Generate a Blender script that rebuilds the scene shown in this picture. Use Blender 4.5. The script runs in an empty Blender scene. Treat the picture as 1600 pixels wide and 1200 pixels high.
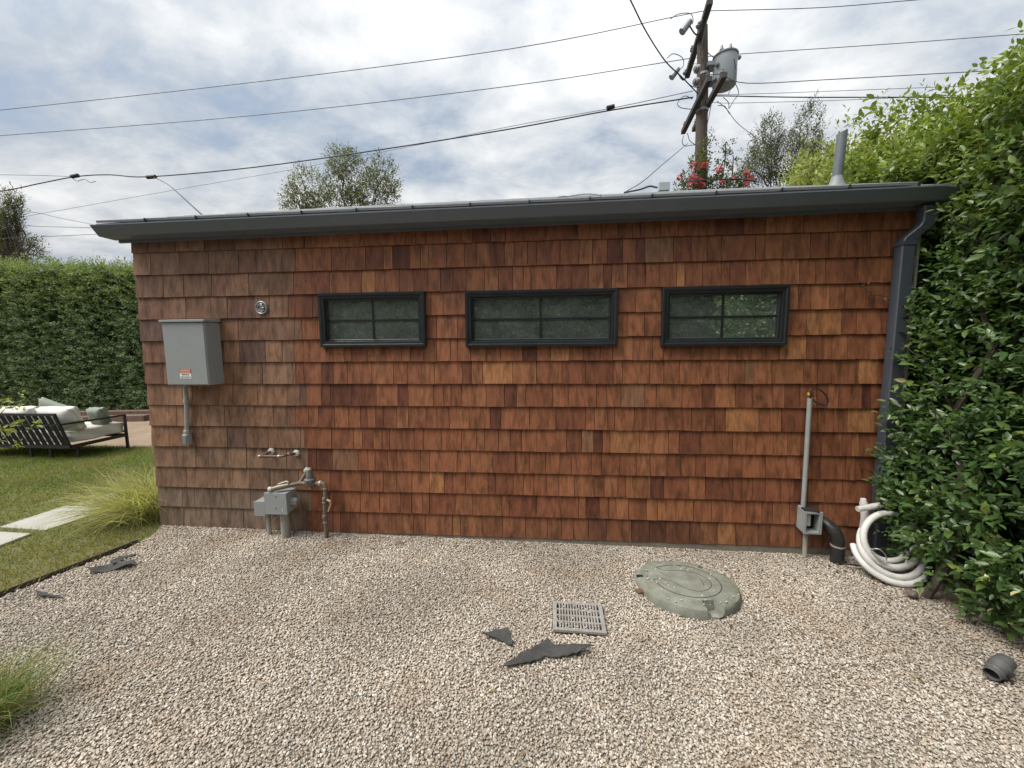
import bpy, bmesh, math, random
import numpy as np
from mathutils import Vector, Matrix
random.seed(7); rng = np.random.default_rng(11)
R = math.radians
scene = bpy.context.scene
col = scene.collection

# ------------------------------------------------------------------ camera
CAM = Vector((3.5187, -3.1022, 1.66)); YAW, PIT, ROL = -0.0834221, 0.10240472, -0.00854476
fwd = Vector((math.sin(YAW)*math.cos(PIT), math.cos(YAW)*math.cos(PIT), -math.sin(PIT)))
rgt0 = Vector((math.cos(YAW), -math.sin(YAW), 0)); up0 = rgt0.cross(fwd)
rgt = rgt0*math.cos(ROL) + up0*math.sin(ROL); upv = -rgt0*math.sin(ROL) + up0*math.cos(ROL)
cd = bpy.data.cameras.new('camera'); cam = bpy.data.objects.new('camera', cd); col.objects.link(cam)
m = Matrix((rgt, upv, -fwd)).transposed().to_4x4(); m.translation = CAM; cam.matrix_world = m
cd.sensor_width = 36; cd.lens = 600/1600*36; cd.clip_end = 2000; cd.clip_start = 0.02
scene.camera = cam

# ------------------------------------------------------------------ world, sun, exposure
SUN_EL, SUN_AZ = R(57), R(-112)          # azimuth from +y towards +x
sun_dir = Vector((math.sin(SUN_AZ)*math.cos(SUN_EL), math.cos(SUN_AZ)*math.cos(SUN_EL), math.sin(SUN_EL)))
wd = bpy.data.worlds.new('World'); scene.world = wd; wd.use_nodes = True
nt = wd.node_tree; nt.nodes.clear(); N = nt.nodes.new; Lk = nt.links.new
out = N('ShaderNodeOutputWorld'); mix = N('ShaderNodeMixShader')
sky = N('ShaderNodeTexSky'); sky.sky_type = 'NISHITA'; sky.sun_disc = False
sky.sun_elevation = SUN_EL; sky.sun_rotation = SUN_AZ; sky.dust_density = 2.0
b1 = N('ShaderNodeBackground'); b1.inputs[1].default_value = 0.05; Lk(sky.outputs[0], b1.inputs[0])
b2 = N('ShaderNodeBackground'); b2.inputs[1].default_value = 1.0
tc = N('ShaderNodeTexCoord'); sep = N('ShaderNodeSeparateXYZ'); Lk(tc.outputs['Generated'], sep.inputs[0])
mz = N('ShaderNodeMath'); mz.operation = 'MAXIMUM'; mz.inputs[1].default_value = 0.04; Lk(sep.outputs[2], mz.inputs[0])
az = N('ShaderNodeMath'); az.operation = 'ADD'; az.inputs[1].default_value = 0.30; Lk(mz.outputs[0], az.inputs[0])
cmb = N('ShaderNodeCombineXYZ')
for i in (0, 1):
    dv = N('ShaderNodeMath'); dv.operation = 'DIVIDE'; Lk(sep.outputs[i], dv.inputs[0]); Lk(az.outputs[0], dv.inputs[1]); Lk(dv.outputs[0], cmb.inputs[i])
mp = N('ShaderNodeMapping'); Lk(cmb.outputs[0], mp.inputs[0]); mp.inputs['Rotation'].default_value = (0, 0, R(-32)); mp.inputs['Scale'].default_value = (1.0, 1.35, 1); mp.inputs['Location'].default_value = (7.7, 0.1, 0)
def wnoise(scale, detail, rough, dist):
    n = N('ShaderNodeTexNoise'); n.inputs['Scale'].default_value = scale; n.inputs['Detail'].default_value = detail
    n.inputs['Roughness'].default_value = rough; n.inputs['Distortion'].default_value = dist; Lk(mp.outputs[0], n.inputs['Vector']); return n
def wramp(src, stops):
    r = N('ShaderNodeValToRGB'); e = r.color_ramp.elements
    while len(e) < len(stops): e.new(0.5)
    for q, (p, c) in zip(e, stops): q.position = p; q.color = c if len(c) == 4 else (*c, 1)
    Lk(src, r.inputs[0]); return r
n1 = wnoise(1.5, 7, 0.56, 0.3); n2 = wnoise(4.2, 9, 0.6, 0.35)
mxn = N('ShaderNodeMath'); mxn.operation = 'MULTIPLY_ADD'; mxn.inputs[1].default_value = 0.62
Lk(n2.outputs[0], mxn.inputs[0]); Lk(n1.outputs[0], mxn.inputs[2])
r1 = wramp(mxn.outputs[0], [(0.62, (.170, .197, .232)), (0.73, (.208, .229, .256)), (0.84, (.275, .287, .300)), (1.0, (.37, .373, .375))])
# thin cloud glows where the sun stands behind it
dotn = N('ShaderNodeVectorMath'); dotn.operation = 'DOT_PRODUCT'; Lk(tc.outputs['Generated'], dotn.inputs[0]); dotn.inputs[1].default_value = sun_dir
gl = N('ShaderNodeMapRange'); Lk(dotn.outputs['Value'], gl.inputs[0]); gl.inputs[1].default_value = 0.62; gl.inputs[2].default_value = 1.0; gl.inputs[3].default_value = 1.0; gl.inputs[4].default_value = 1.9
gr_ = N('ShaderNodeMath'); gr_.operation = 'MULTIPLY_ADD'; gr_.inputs[1].default_value = .62; gr_.inputs[2].default_value = .74; Lk(mz.outputs[0], gr_.inputs[0])   # an overcast sky brightens towards the zenith
gm = N('ShaderNodeMath'); gm.operation = 'MULTIPLY'; Lk(gr_.outputs[0], gm.inputs[0]); Lk(gl.outputs[0], gm.inputs[1])
mulc = N('ShaderNodeVectorMath'); mulc.operation = 'SCALE'; Lk(r1.outputs[0], mulc.inputs[0]); Lk(gm.outputs[0], mulc.inputs['Scale'])
Lk(mulc.outputs[0], b2.inputs[0])
r2 = wramp(mxn.outputs[0], [(0.55, (.55,)*3), (0.72, (1,)*3)])
Lk(r2.outputs[0], mix.inputs[0]); Lk(b1.outputs[0], mix.inputs[1]); Lk(b2.outputs[0], mix.inputs[2]); Lk(mix.outputs[0], out.inputs[0])
sl = bpy.data.lights.new('sun', 'SUN'); sl.energy = 1.5; sl.angle = R(30); sl.color = (1, .955, .88)
so = bpy.data.objects.new('sun', sl); col.objects.link(so); so.rotation_euler = sun_dir.to_track_quat('Z', 'Y').to_euler(); so.location = (0, 6, 14)
vs = scene.view_settings; vs.view_transform = 'Standard'; vs.look = 'None'; vs.gamma = 1; vs.use_curve_mapping = False; vs.exposure = 1.5

# ------------------------------------------------------------------ helpers
def ray(px, py): return fwd + rgt*((px-800)/600) - upv*((py-600)/600)
def WY(px, py, y=0.0): d = ray(px, py); return CAM + d*((y-CAM.y)/d.y)      # photo point on the upright plane y
def WZ(px, py, z=0.0): d = ray(px, py); return CAM + d*((z-CAM.z)/d.z)      # photo point on level z

def mat(name, c, rough=.75, var=None, bump=None, metal=0., spec=.4, stretch=(1, 1, 1), coat=0.):
    """var=(scale, dark colour) mottles the base colour; bump=(scale, strength, distance)"""
    mt = bpy.data.materials.new(name); mt.use_nodes = True; t = mt.node_tree; p = t.nodes['Principled BSDF']
    p.inputs['Base Color'].default_value = (*c, 1); p.inputs['Roughness'].default_value = rough; p.inputs['Metallic'].default_value = metal
    p.inputs['Specular IOR Level'].default_value = spec; p.inputs['Coat Weight'].default_value = coat
    if var or bump:
        tcn = t.nodes.new('ShaderNodeTexCoord'); mpn = t.nodes.new('ShaderNodeMapping'); mpn.inputs['Scale'].default_value = stretch
        t.links.new(tcn.outputs['Object'], mpn.inputs[0])
    if var:
        n = t.nodes.new('ShaderNodeTexNoise'); n.inputs['Scale'].default_value = var[0]; n.inputs['Detail'].default_value = 6; n.inputs['Roughness'].default_value = .65
        t.links.new(mpn.outputs[0], n.inputs['Vector'])
        r = t.nodes.new('ShaderNodeValToRGB'); r.color_ramp.elements[0].position = .32; r.color_ramp.elements[1].position = .68
        r.color_ramp.elements[0].color = (*var[1], 1); r.color_ramp.elements[1].color = (*c, 1)
        t.links.new(n.outputs[0], r.inputs[0]); t.links.new(r.outputs[0], p.inputs['Base Color'])
        rr = t.nodes.new('ShaderNodeMapRange'); rr.inputs[3].default_value = min(1, rough+.12); rr.inputs[4].default_value = max(.05, rough-.1)
        t.links.new(n.outputs[0], rr.inputs[0]); t.links.new(rr.outputs[0], p.inputs['Roughness'])
    if bump:
        n = t.nodes.new('ShaderNodeTexNoise'); n.inputs['Scale'].default_value = bump[0]; n.inputs['Detail'].default_value = 5
        t.links.new(mpn.outputs[0], n.inputs['Vector'])
        b = t.nodes.new('ShaderNodeBump'); b.inputs['Strength'].default_value = bump[1]; b.inputs['Distance'].default_value = bump[2]
        t.links.new(n.outputs[0], b.inputs['Height']); t.links.new(b.outputs[0], p.inputs['Normal'])
    return mt

def tag(o, label=None, cat=None, group=None, kind=None):
    for k, v in (('label', label), ('category', cat), ('group', group), ('kind', kind)):
        if v: o[k] = v
    return o
def thing(name, label, cat, loc=(0, 0, 0), group=None):
    o = bpy.data.objects.new(name, None); o.empty_display_size = .1; col.objects.link(o); o.location = loc
    return tag(o, label, cat, group)
def adopt(o, parent):
    if parent is None: return o
    o.parent = parent
    if parent.type == 'EMPTY': o.matrix_parent_inverse = Matrix.Translation(-Vector(parent.location))
    return o

class MB:
    def __init__(s): s.v = []; s.f = []
    def add(s, vs_, fs_):
        o = len(s.v); s.v += [tuple(p) for p in vs_]; s.f += [tuple(i+o for i in f) for f in fs_]; return s
    def box(s, a, b, rot=None, about=None):
        x0, y0, z0 = a; x1, y1, z1 = b
        vs_ = [Vector(p) for p in ((x0,y0,z0),(x1,y0,z0),(x1,y1,z0),(x0,y1,z0),(x0,y0,z1),(x1,y0,z1),(x1,y1,z1),(x0,y1,z1))]
        if rot is not None:
            c = Vector(about) if about is not None else sum(vs_, Vector())/8
            vs_ = [c + rot @ (p-c) for p in vs_]
        return s.add(vs_, [(0,3,2,1),(4,5,6,7),(0,1,5,4),(1,2,6,5),(2,3,7,6),(3,0,4,7)])
    def bar(s, p, q, w, h, up=(0, 0, 1)):
        p, q = Vector(p), Vector(q); d = (q-p).normalized(); u = Vector(up)
        if abs(d.dot(u)) > .98: u = Vector((0, 1, 0))
        sd = d.cross(u).normalized()*w/2; u = sd.cross(d).normalized()*h/2
        return s.add([p-sd-u, p+sd-u, p+sd+u, p-sd+u, q-sd-u, q+sd-u, q+sd+u, q-sd+u], [(0,1,2,3),(7,6,5,4),(0,4,5,1),(1,5,6,2),(2,6,7,3),(3,7,4,0)])
    def tube(s, pts, r, n=8, caps=True):
        pts = [Vector(p) for p in pts]; k = len(pts); rs = r if isinstance(r, (list, tuple)) else [r]*k
        o = len(s.v); prev = None
        for i, p in enumerate(pts):
            d = (pts[min(i+1, k-1)]-pts[max(i-1, 0)]).normalized()
            if prev is None:
                a = Vector((0, 0, 1)) if abs(d.z) < .9 else Vector((1, 0, 0)); u = d.cross(a).normalized()
            else:
                u = (prev - d*prev.dot(d)); u = u.normalized() if u.length > 1e-6 else d.orthogonal().normalized()
            prev = u; w = d.cross(u)
            for j in range(n):
                t = 2*math.pi*j/n; s.v.append(tuple(p+(u*math.cos(t)+w*math.sin(t))*rs[i]))
        for i in range(k-1):
            for j in range(n):
                a = o+i*n+j; b = o+i*n+(j+1) % n; s.f.append((a, b, b+n, a+n))
        if caps: s.f.append(tuple(o+j for j in reversed(range(n)))); s.f.append(tuple(o+(k-1)*n+j for j in range(n)))
        return s
    def lathe(s, prof, c=(0, 0, 0), axis=(0, 0, 1), n=20):
        q = Vector((0, 0, 1)).rotation_difference(Vector(axis)); c = Vector(c); o = len(s.v); k = len(prof)
        for (r, z) in prof:
            for j in range(n):
                t = 2*math.pi*j/n; s.v.append(tuple(c + q @ Vector((max(r, 1e-4)*math.cos(t), max(r, 1e-4)*math.sin(t), z))))
        for i in range(k-1):
            for j in range(n):
                a = o+i*n+j; b = o+i*n+(j+1) % n; s.f.append((a, b, b+n, a+n))
        s.f.append(tuple(o+j for j in reversed(range(n)))); s.f.append(tuple(o+(k-1)*n+j for j in range(n)))
        return s
    def ring(s, x0, x1, z0, z1, prof):      # mitred rectangular frame, prof=[(inset, y)...] closed
        o = len(s.v); k = len(prof)
        for (i, y) in prof:
            s.v += [(x0+i, y, z0+i), (x1-i, y, z0+i), (x1-i, y, z1-i), (x0+i, y, z1-i)]
        for a in range(k):
            b = (a+1) % k
            for j in range(4):
                s.f.append((o+a*4+j, o+a*4+(j+1) % 4, o+b*4+(j+1) % 4, o+b*4+j))
        return s
    def prism(s, poly, z0, z1):
        n = len(poly); vs_ = [(x, y, z0) for x, y in poly]+[(x, y, z1) for x, y in poly]
        return s.add(vs_, [tuple(reversed(range(n))), tuple(range(n, 2*n))]+[(i, (i+1) % n, n+(i+1) % n, n+i) for i in range(n)])
    def build(s, name, mt, parent=None, smooth=False, bevel=0, label=None):
        me = bpy.data.meshes.new(name); me.from_pydata(s.v, [], s.f); me.validate()
        bm = bmesh.new(); bm.from_mesh(me); bmesh.ops.recalc_face_normals(bm, faces=bm.faces)
        if bevel:
            es = [e for e in bm.edges if len(e.link_faces) == 2 and e.calc_face_angle(0) > .6]
            bmesh.ops.bevel(bm, geom=es, offset=bevel, segments=2, profile=.5, affect='EDGES', clamp_overlap=True)
        bm.to_mesh(me); bm.free()
        me.materials.append(mt)
        if smooth:
            me.polygons.foreach_set('use_smooth', [True]*len(me.polygons))
            try: me.set_sharp_from_angle(angle=R(40))
            except Exception: pass
        o = bpy.data.objects.new(name, me); col.objects.link(o); adopt(o, parent)
        if label: o['label'] = label
        return o

def arc(c, r, a0, a1, n, ax=(1, 0, 0), ay=(0, 0, 1)):
    c, ax, ay = Vector(c), Vector(ax), Vector(ay)
    return [c + ax*(r*math.cos(a0+(a1-a0)*i/n)) + ay*(r*math.sin(a0+(a1-a0)*i/n)) for i in range(n+1)]
def smooth_path(pts, n=6):
    P = [Vector(p) for p in pts]; P = [2*P[0]-P[1]]+P+[2*P[-1]-P[-2]]; o = []
    for i in range(1, len(P)-2):
        for j in range(n):
            t = j/n; a, b, c, d = P[i-1:i+3]
            o.append(.5*((2*b)+(c-a)*t+(2*a-5*b+4*c-d)*t*t+(3*b-a-3*c+d)*t**3))
    return o+[P[-2]]

# ------------------------------------------------------------------ materials
M = {}
M['dark_metal'] = mat('painted_gutter_metal', (.145, .168, .20), .42, var=(3, (.125, .147, .178)), spec=.4)
M['downspout'] = mat('downspout_paint', (.062, .072, .088), .45, var=(4, (.053, .062, .077)))
M['grey_steel'] = mat('grey_enclosure_paint', (.29, .305, .30), .45, var=(5, (.265, .28, .275)), bump=(180, .08, .002))
M['galv'] = mat('galvanised_steel', (.33, .35, .37), .4, var=(22, (.24, .255, .27)), metal=.5)
M['pvc_grey'] = mat('grey_conduit', (.33, .34, .335), .5, var=(9, (.26, .27, .265)))
M['pvc_tan'] = mat('weathered_conduit', (.36, .34, .31), .6, var=(12, (.25, .23, .20)))
M['pvc_white'] = mat('white_pvc', (.68, .675, .65), .42, var=(11, (.50, .48, .44)), bump=(60, .12, .004))
M['copper'] = mat('aged_copper', (.19, .11, .08), .5, var=(25, (.08, .052, .042)), metal=.35)
M['solder'] = mat('soldered_joint', (.46, .43, .40), .4, var=(60, (.25, .22, .2)), metal=.3)
M['gaspipe'] = mat('painted_gas_pipe', (.20, .155, .12), .7, var=(28, (.115, .085, .068)), bump=(120, .3, .003))
M['brass'] = mat('aged_brass', (.27, .25, .18), .5, var=(40, (.15, .135, .10)), metal=.5)
M['cast'] = mat('cast_grey_metal', (.19, .185, .17), .6, var=(30, (.11, .107, .10)), metal=.3, bump=(90, .3, .002))
M['caulk'] = mat('white_caulk', (.66, .62, .57), .7, var=(40, (.42, .38, .33)))
M['lidgreen'] = mat('faded_green_plastic', (.24, .25, .21), .85, var=(11, (.145, .145, .112)), bump=(90, .6, .003))
M['lidline'] = mat('dirt_filled_groove', (.055, .06, .048), .9)
M['grate'] = mat('grey_grate_plastic', (.31, .295, .27), .7, var=(14, (.21, .195, .175)), bump=(150, .2, .001))
M['black'] = mat('black_void', (.008, .008, .008), .9)
M['rubber'] = mat('black_felt_scrap', (.065, .064, .060), .85, var=(18, (.033, .033, .031)), bump=(60, .4, .004))
M['blackpl'] = mat('black_plastic', (.017, .017, .018), .4, var=(14, (.035, .033, .03)), bump=(40, .25, .004))
M['lamp'] = mat('charcoal_lamp_metal', (.075, .079, .084), .5, var=(30, (.11, .105, .10)))
M['winframe'] = mat('black_window_frame', (.016, .018, .020), .38, var=(6, (.021, .023, .025)))
M['muntin'] = mat('black_muntin', (.013, .014, .015), .45)
M['white_trim'] = mat('white_trim', (.62, .62, .60), .6, var=(5, (.52, .52, .50)))
M['room'] = mat('room_plaster', (.66, .67, .65), .9, var=(2, (.60, .61, .59)))
M['concrete'] = mat('foundation_concrete', (.27, .235, .19), .9, var=(9, (.17, .145, .115)), bump=(60, .5, .006))
M['paver'] = mat('pale_concrete_paver', (.40, .385, .345), .85, var=(3.5, (.32, .30, .265)), bump=(90, .25, .003))
M['rooftile'] = mat('grey_roof_tile', (.34, .34, .345), .42, var=(5, (.26, .26, .265)), stretch=(8, 1, 1))
M['pole'] = mat('weathered_pole_wood', (.115, .088, .072), .9, var=(6, (.060, .046, .040)), bump=(30, .5, .01), stretch=(6, 6, .5))
M['arm'] = mat('grey_crossarm_wood', (.085, .076, .07), .9, var=(8, (.05, .045, .042)), stretch=(6, .6, 6))
M['transformer'] = mat('transformer_grey', (.36, .39, .40), .45, var=(3, (.29, .32, .33)))
M['ceramic'] = mat('grey_insulator', (.16, .17, .18), .3)
M['wire'] = mat('overhead_wire', (.03, .03, .033), .6)
M['wire_thin'] = mat('thin_aluminium_wire', (.10, .105, .115), .5)
M['sofa_frame'] = mat('black_sofa_frame', (.020, .020, .022), .5, var=(20, (.03, .028, .03)))
M['strap'] = mat('black_woven_strap', (.014, .014, .016), .75, bump=(200, .4, .002))
M['cushion'] = mat('off_white_fabric', (.66, .64, .59), .95, var=(4, (.58, .56, .51)), bump=(160, .2, .002))
M['sage'] = mat('sage_green_fabric', (.24, .265, .215), .95, var=(6, (.20, .225, .18)), bump=(120, .3, .002), stretch=(1, 1, 6))
M['soil'] = mat('dry_tan_soil', (.29, .215, .15), .95, var=(2.5, (.22, .16, .11)), bump=(14, .8, .03))
M['earth'] = mat('dark_earth', (.10, .08, .06), .95, var=(2, (.07, .06, .045)))
M['brick'] = mat('red_timber', (.19, .115, .085), .9, var=(9, (.11, .07, .055)), bump=(40, .4, .004))
M['edging'] = mat('dark_edging', (.085, .070, .055), .9, var=(10, (.05, .042, .034)))
M['bark'] = mat('grey_bark', (.13, .105, .085), .95, var=(12, (.07, .055, .045)), bump=(25, .6, .01), stretch=(1, 1, .4))
M['terracotta'] = mat('brown_roof_tiles', (.19, .125, .09), .9, var=(7, (.11, .075, .055)))
M['stucco'] = mat('pale_stucco', (.5, .47, .42), .9, var=(2, (.44, .41, .37)))
M['sticker_w'] = mat('white_sticker', (.78, .77, .74), .5)
M['sticker_r'] = mat('red_sticker', (.52, .085, .055), .5)
M['ink'] = mat('black_ink', (.02, .02, .02), .6)
M['tarred'] = mat('yellow_connector', (.75, .55, .03), .4)

def glass_mat():
    mt = bpy.data.materials.new('window_glass'); mt.use_nodes = True; t = mt.node_tree; t.nodes.clear(); n = t.nodes.new; l = t.links.new
    o = n('ShaderNodeOutputMaterial'); mx = n('ShaderNodeMixShader'); g = n('ShaderNodeBsdfGlossy'); tr = n('ShaderNodeBsdfTransparent')
    g.inputs['Roughness'].default_value = .02; g.inputs['Color'].default_value = (.86, .95, .90, 1); tr.inputs['Color'].default_value = (.66, .74, .70, 1)
    fr = n('ShaderNodeFresnel'); fr.inputs['IOR'].default_value = 1.5
    ma = n('ShaderNodeMath'); ma.operation = 'MULTIPLY_ADD'; ma.inputs[1].default_value = .8; ma.inputs[2].default_value = .42; ma.use_clamp = True
    tc_ = n('ShaderNodeTexCoord'); no = n('ShaderNodeTexNoise'); no.inputs['Scale'].default_value = 2.2; no.inputs['Detail'].default_value = 1
    b = n('ShaderNodeBump'); b.inputs['Strength'].default_value = .05; b.inputs['Distance'].default_value = .02
    l(tc_.outputs['Object'], no.inputs['Vector']); l(no.outputs[0], b.inputs['Height']); l(b.outputs[0], g.inputs['Normal'])
    l(fr.outputs[0], ma.inputs[0]); l(ma.outputs[0], mx.inputs[0]); l(tr.outputs[0], mx.inputs[1]); l(g.outputs[0], mx.inputs[2]); du = n('ShaderNodeBsdfDiffuse'); du.inputs[0].default_value = (.50, .56, .53, 1); m2 = n('ShaderNodeMixShader')      # pale diffuse layer mixed in to paint brightness onto the panes
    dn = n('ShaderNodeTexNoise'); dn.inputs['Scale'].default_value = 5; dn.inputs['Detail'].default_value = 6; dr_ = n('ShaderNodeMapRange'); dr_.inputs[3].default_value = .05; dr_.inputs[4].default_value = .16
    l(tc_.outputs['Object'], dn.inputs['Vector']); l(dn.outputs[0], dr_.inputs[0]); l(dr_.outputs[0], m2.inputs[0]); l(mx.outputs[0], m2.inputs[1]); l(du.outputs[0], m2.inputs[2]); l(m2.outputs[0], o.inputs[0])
    return mt
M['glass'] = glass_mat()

def shingle_mat():
    mt = bpy.data.materials.new('cedar_shingle'); mt.use_nodes = True; t = mt.node_tree; n = t.nodes.new; l = t.links.new; p = t.nodes['Principled BSDF']
    at = n('ShaderNodeAttribute'); at.attribute_name = 'tint'; sd = n('ShaderNodeAttribute'); sd.attribute_name = 'seed'
    ge = n('ShaderNodeTexCoord')
    def noise(scale, stretch, det, rough=.6, dist=0.):
        mp_ = n('ShaderNodeMapping'); mp_.inputs['Scale'].default_value = stretch; l(ge.outputs['Object'], mp_.inputs[0])
        x = n('ShaderNodeTexNoise'); x.noise_dimensions = '4D'; x.inputs['Scale'].default_value = scale; x.inputs['Detail'].default_value = det; x.inputs['Roughness'].default_value = rough; x.inputs['Distortion'].default_value = dist
        l(mp_.outputs[0], x.inputs['Vector']); l(sd.outputs['Fac'], x.inputs['W']); return x
    def mr(src, a, b, c, d):
        q = n('ShaderNodeMapRange'); q.inputs[1].default_value = a; q.inputs[2].default_value = b; q.inputs[3].default_value = c; q.inputs[4].default_value = d; l(src, q.inputs[0]); return q.outputs[0]
    grain = noise(4, (30, 30, .9), 9, .70, .3); blot = noise(6, (3.2, 3.2, .9), 6, .64, .4); fleck = noise(150, (1.6, 1, .5), 2)
    m1 = n('ShaderNodeMath'); m1.operation = 'MULTIPLY'; l(mr(grain.outputs[0], .30, .70, .68, 1.30), m1.inputs[0]); l(mr(blot.outputs[0], .34, .58, .46, 1.1), m1.inputs[1])
    vm = n('ShaderNodeVectorMath'); vm.operation = 'SCALE'; l(at.outputs['Color'], vm.inputs[0]); l(m1.outputs[0], vm.inputs['Scale'])
    mxw = n('ShaderNodeMixRGB'); mxw.inputs[2].default_value = (.36, .24, .17, 1)
    l(mr(fleck.outputs[0], .70, .78, 0, .45), mxw.inputs[0]); l(vm.outputs[0], mxw.inputs[1]); l(mxw.outputs[0], p.inputs['Base Color'])
    p.inputs['Roughness'].default_value = .62; p.inputs['Specular IOR Level'].default_value = .3
    b = n('ShaderNodeBump'); b.inputs['Strength'].default_value = .45; b.inputs['Distance'].default_value = .003; l(grain.outputs[0], b.inputs['Height']); l(b.outputs[0], p.inputs['Normal'])
    return mt
M['shingle'] = shingle_mat()

def leaf_mat(name, rough=.45, trans=.35, spec=.4):
    mt = bpy.data.materials.new(name); mt.use_nodes = True; t = mt.node_tree; n = t.nodes.new; l = t.links.new
    p = t.nodes['Principled BSDF']; o = t.nodes['Material Output']; at = n('ShaderNodeAttribute'); at.attribute_name = 'tint'
    p.inputs['Roughness'].default_value = rough; p.inputs['Specular IOR Level'].default_value = spec
    tr = n('ShaderNodeBsdfTranslucent'); mx = n('ShaderNodeMixShader'); mx.inputs[0].default_value = trans
    sc = n('ShaderNodeVectorMath'); sc.operation = 'MULTIPLY'; sc.inputs[1].default_value = (1.5, 1.45, .7); l(at.outputs['Color'], sc.inputs[0])
    l(at.outputs['Color'], p.inputs['Base Color']); l(sc.outputs[0], tr.inputs[0]); l(p.outputs[0], mx.inputs[1]); l(tr.outputs[0], mx.inputs[2]); l(mx.outputs[0], o.inputs[0])
    return mt
M['leaf_gloss'] = leaf_mat('glossy_leaf', .33, .28, .5)
M['leaf'] = leaf_mat('matt_leaf', .55, .35, .3)
M['grass'] = leaf_mat('grass_blade', .6, .4, .25)
M['petal'] = leaf_mat('rose_petal', .6, .4, .2)

# ------------------------------------------------------------------ numpy leaf clouds
LEAF8 = (np.array([[0,0,0],[.36,0,-.02],[.72,0,-.03],[1,0,-.09],[.33,.23,.05],[.70,.17,.03],[.33,-.23,.05],[.70,-.17,.03]]),
         [(0,1,4),(0,6,1),(1,2,5),(1,5,4),(1,6,7),(1,7,2),(2,3,5),(2,7,3)])
LEAF2 = (np.array([[0,0,0],[.5,.24,.05],[1,0,-.06],[.5,-.24,.05]]), [(0,2,1),(0,3,2)])
def frames(d, nrm):
    d = d/np.linalg.norm(d, axis=1, keepdims=True); s = np.cross(nrm, d); s /= np.linalg.norm(s, axis=1, keepdims=True)+1e-9
    return d, s, np.cross(d, s)
def leaf_mesh(name, pos, d, nrm, size, colr, mt, leaf=LEAF8, parent=None, width=1.):
    LV, LF = leaf; n = len(pos); d, s, u = frames(d, nrm); size = size[:, None, None]
    V = pos[:, None, :] + size*(LV[None, :, 0:1]*d[:, None]+width*LV[None, :, 1:2]*s[:, None]+LV[None, :, 2:3]*u[:, None])
    k = len(LV); F = (np.array(LF)[None]+(np.arange(n)*k)[:, None, None]).reshape(-1, 3)
    return tri_mesh(name, V.reshape(-1, 3), F, np.repeat(colr, k, axis=0), mt, parent)
def tri_mesh(name, V, F, C, mt, parent=None):
    me = bpy.data.meshes.new(name); me.vertices.add(len(V)); me.vertices.foreach_set('co', np.ascontiguousarray(V, dtype=np.float32).ravel())
    me.loops.add(F.size); me.loops.foreach_set('vertex_index', F.astype(np.int32).ravel())
    me.polygons.add(len(F)); me.polygons.foreach_set('loop_start', (np.arange(len(F))*3).astype(np.int32))
    me.update(calc_edges=True)
    a = me.color_attributes.new('tint', 'FLOAT_COLOR', 'POINT'); a.data.foreach_set('color', np.c_[C, np.ones(len(C))].astype(np.float32).ravel())
    me.materials.append(mt); o = bpy.data.objects.new(name, me); col.objects.link(o); adopt(o, parent); return o
def unit(n): v = rng.normal(size=(n, 3)); return v/np.linalg.norm(v, axis=1, keepdims=True)
def pal(n, cols, w=None, jit=.18):
    cols = np.array(cols); i = rng.choice(len(cols), n, p=w); return cols[i]*(1+rng.uniform(-jit, jit, (n, 1)))
def vnoise(P, sc, seed=0):           # cheap smooth noise made of sines, -1..1
    r = np.random.default_rng(seed); o = 0
    for i in range(5):
        k = r.normal(size=3)*sc*(1+.45*i); o = o+np.sin(P@k+r.uniform(0, 6.28))/(1+.3*i)
    return o/3.2

# ------------------------------------------------------------------ ground
def gz(x, y):                         # level of the gravel
    t = min(max((-y)/1.4, 0), 1); a = min(max(.044-.0125*x, -.03), .044)
    return a*(1-t)+.006*math.sin(2.1*x+1)*math.sin(2.6*y)
EDGE = [(-3.6, -1.05), (-1.6, -.34), (-.976, -.119), (-.585, .017), (-.302, .117), (-.12, .10), (-.02, -.005)]
def xe(y):
    if y >= -.02: return -.005
    for (a, xa), (b, xb) in zip(EDGE, EDGE[1:]):
        if a <= y <= b: return xa+(xb-xa)*(y-a)/(b-a)
    return EDGE[0][1]
def lz(y): return .02-.045*min(max(y, 0), 2.8)
def sheet(name, rows, mt):
    b = MB(); k = len(rows[0])
    for r in rows: b.v += r
    for i in range(len(rows)-1):
        for j in range(k-1): b.f.append((i*k+j, i*k+j+1, (i+1)*k+j+1, (i+1)*k+j))
    return b.build(name, mt, smooth=True)
o = MB().add([(-300, -300, -.25), (300, -300, -.25), (300, 300, -.25), (-300, 300, -.25)], [(0, 1, 2, 3)]).build('ground', M['earth']); tag(o, kind='structure')

def gravel_base():
    mt = mat('gravel_fines', (.36, .31, .24), .95, var=(160, (.20, .165, .125)), bump=(170, 1., .01)); return mt
rows = []
for i in range(46):
    y = -4.2+4.22*i/45; x0 = xe(y)+.006
    rows.append([(x0+(9-x0)*j/60, y, gz(x0+(9-x0)*j/60, y)-.008) for j in range(61)])
o = sheet('gravel_bed', rows, gravel_base()); tag(o, kind='structure')
def lawn_mat():
    mt = mat('lawn_turf', (.095, .115, .036), .9, var=(3, (.13, .115, .05)), bump=(60, .6, .02)); return mt
ys = [-3.6+6.65*i/50 for i in range(51)]
o = sheet('lawn', [[(-16+(xe(y)+16)*j/12, y, lz(y)) for j in range(13)] for y in ys], lawn_mat()); tag(o, kind='structure')
o = sheet('soil_bed', [[(-18+18*j/20, 3.0+4.4*i/12, lz(3)-.006+.012*math.sin(j*1.7+i*2.3)) for j in range(21)] for i in range(13)], M['soil']); tag(o, kind='structure')

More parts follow.
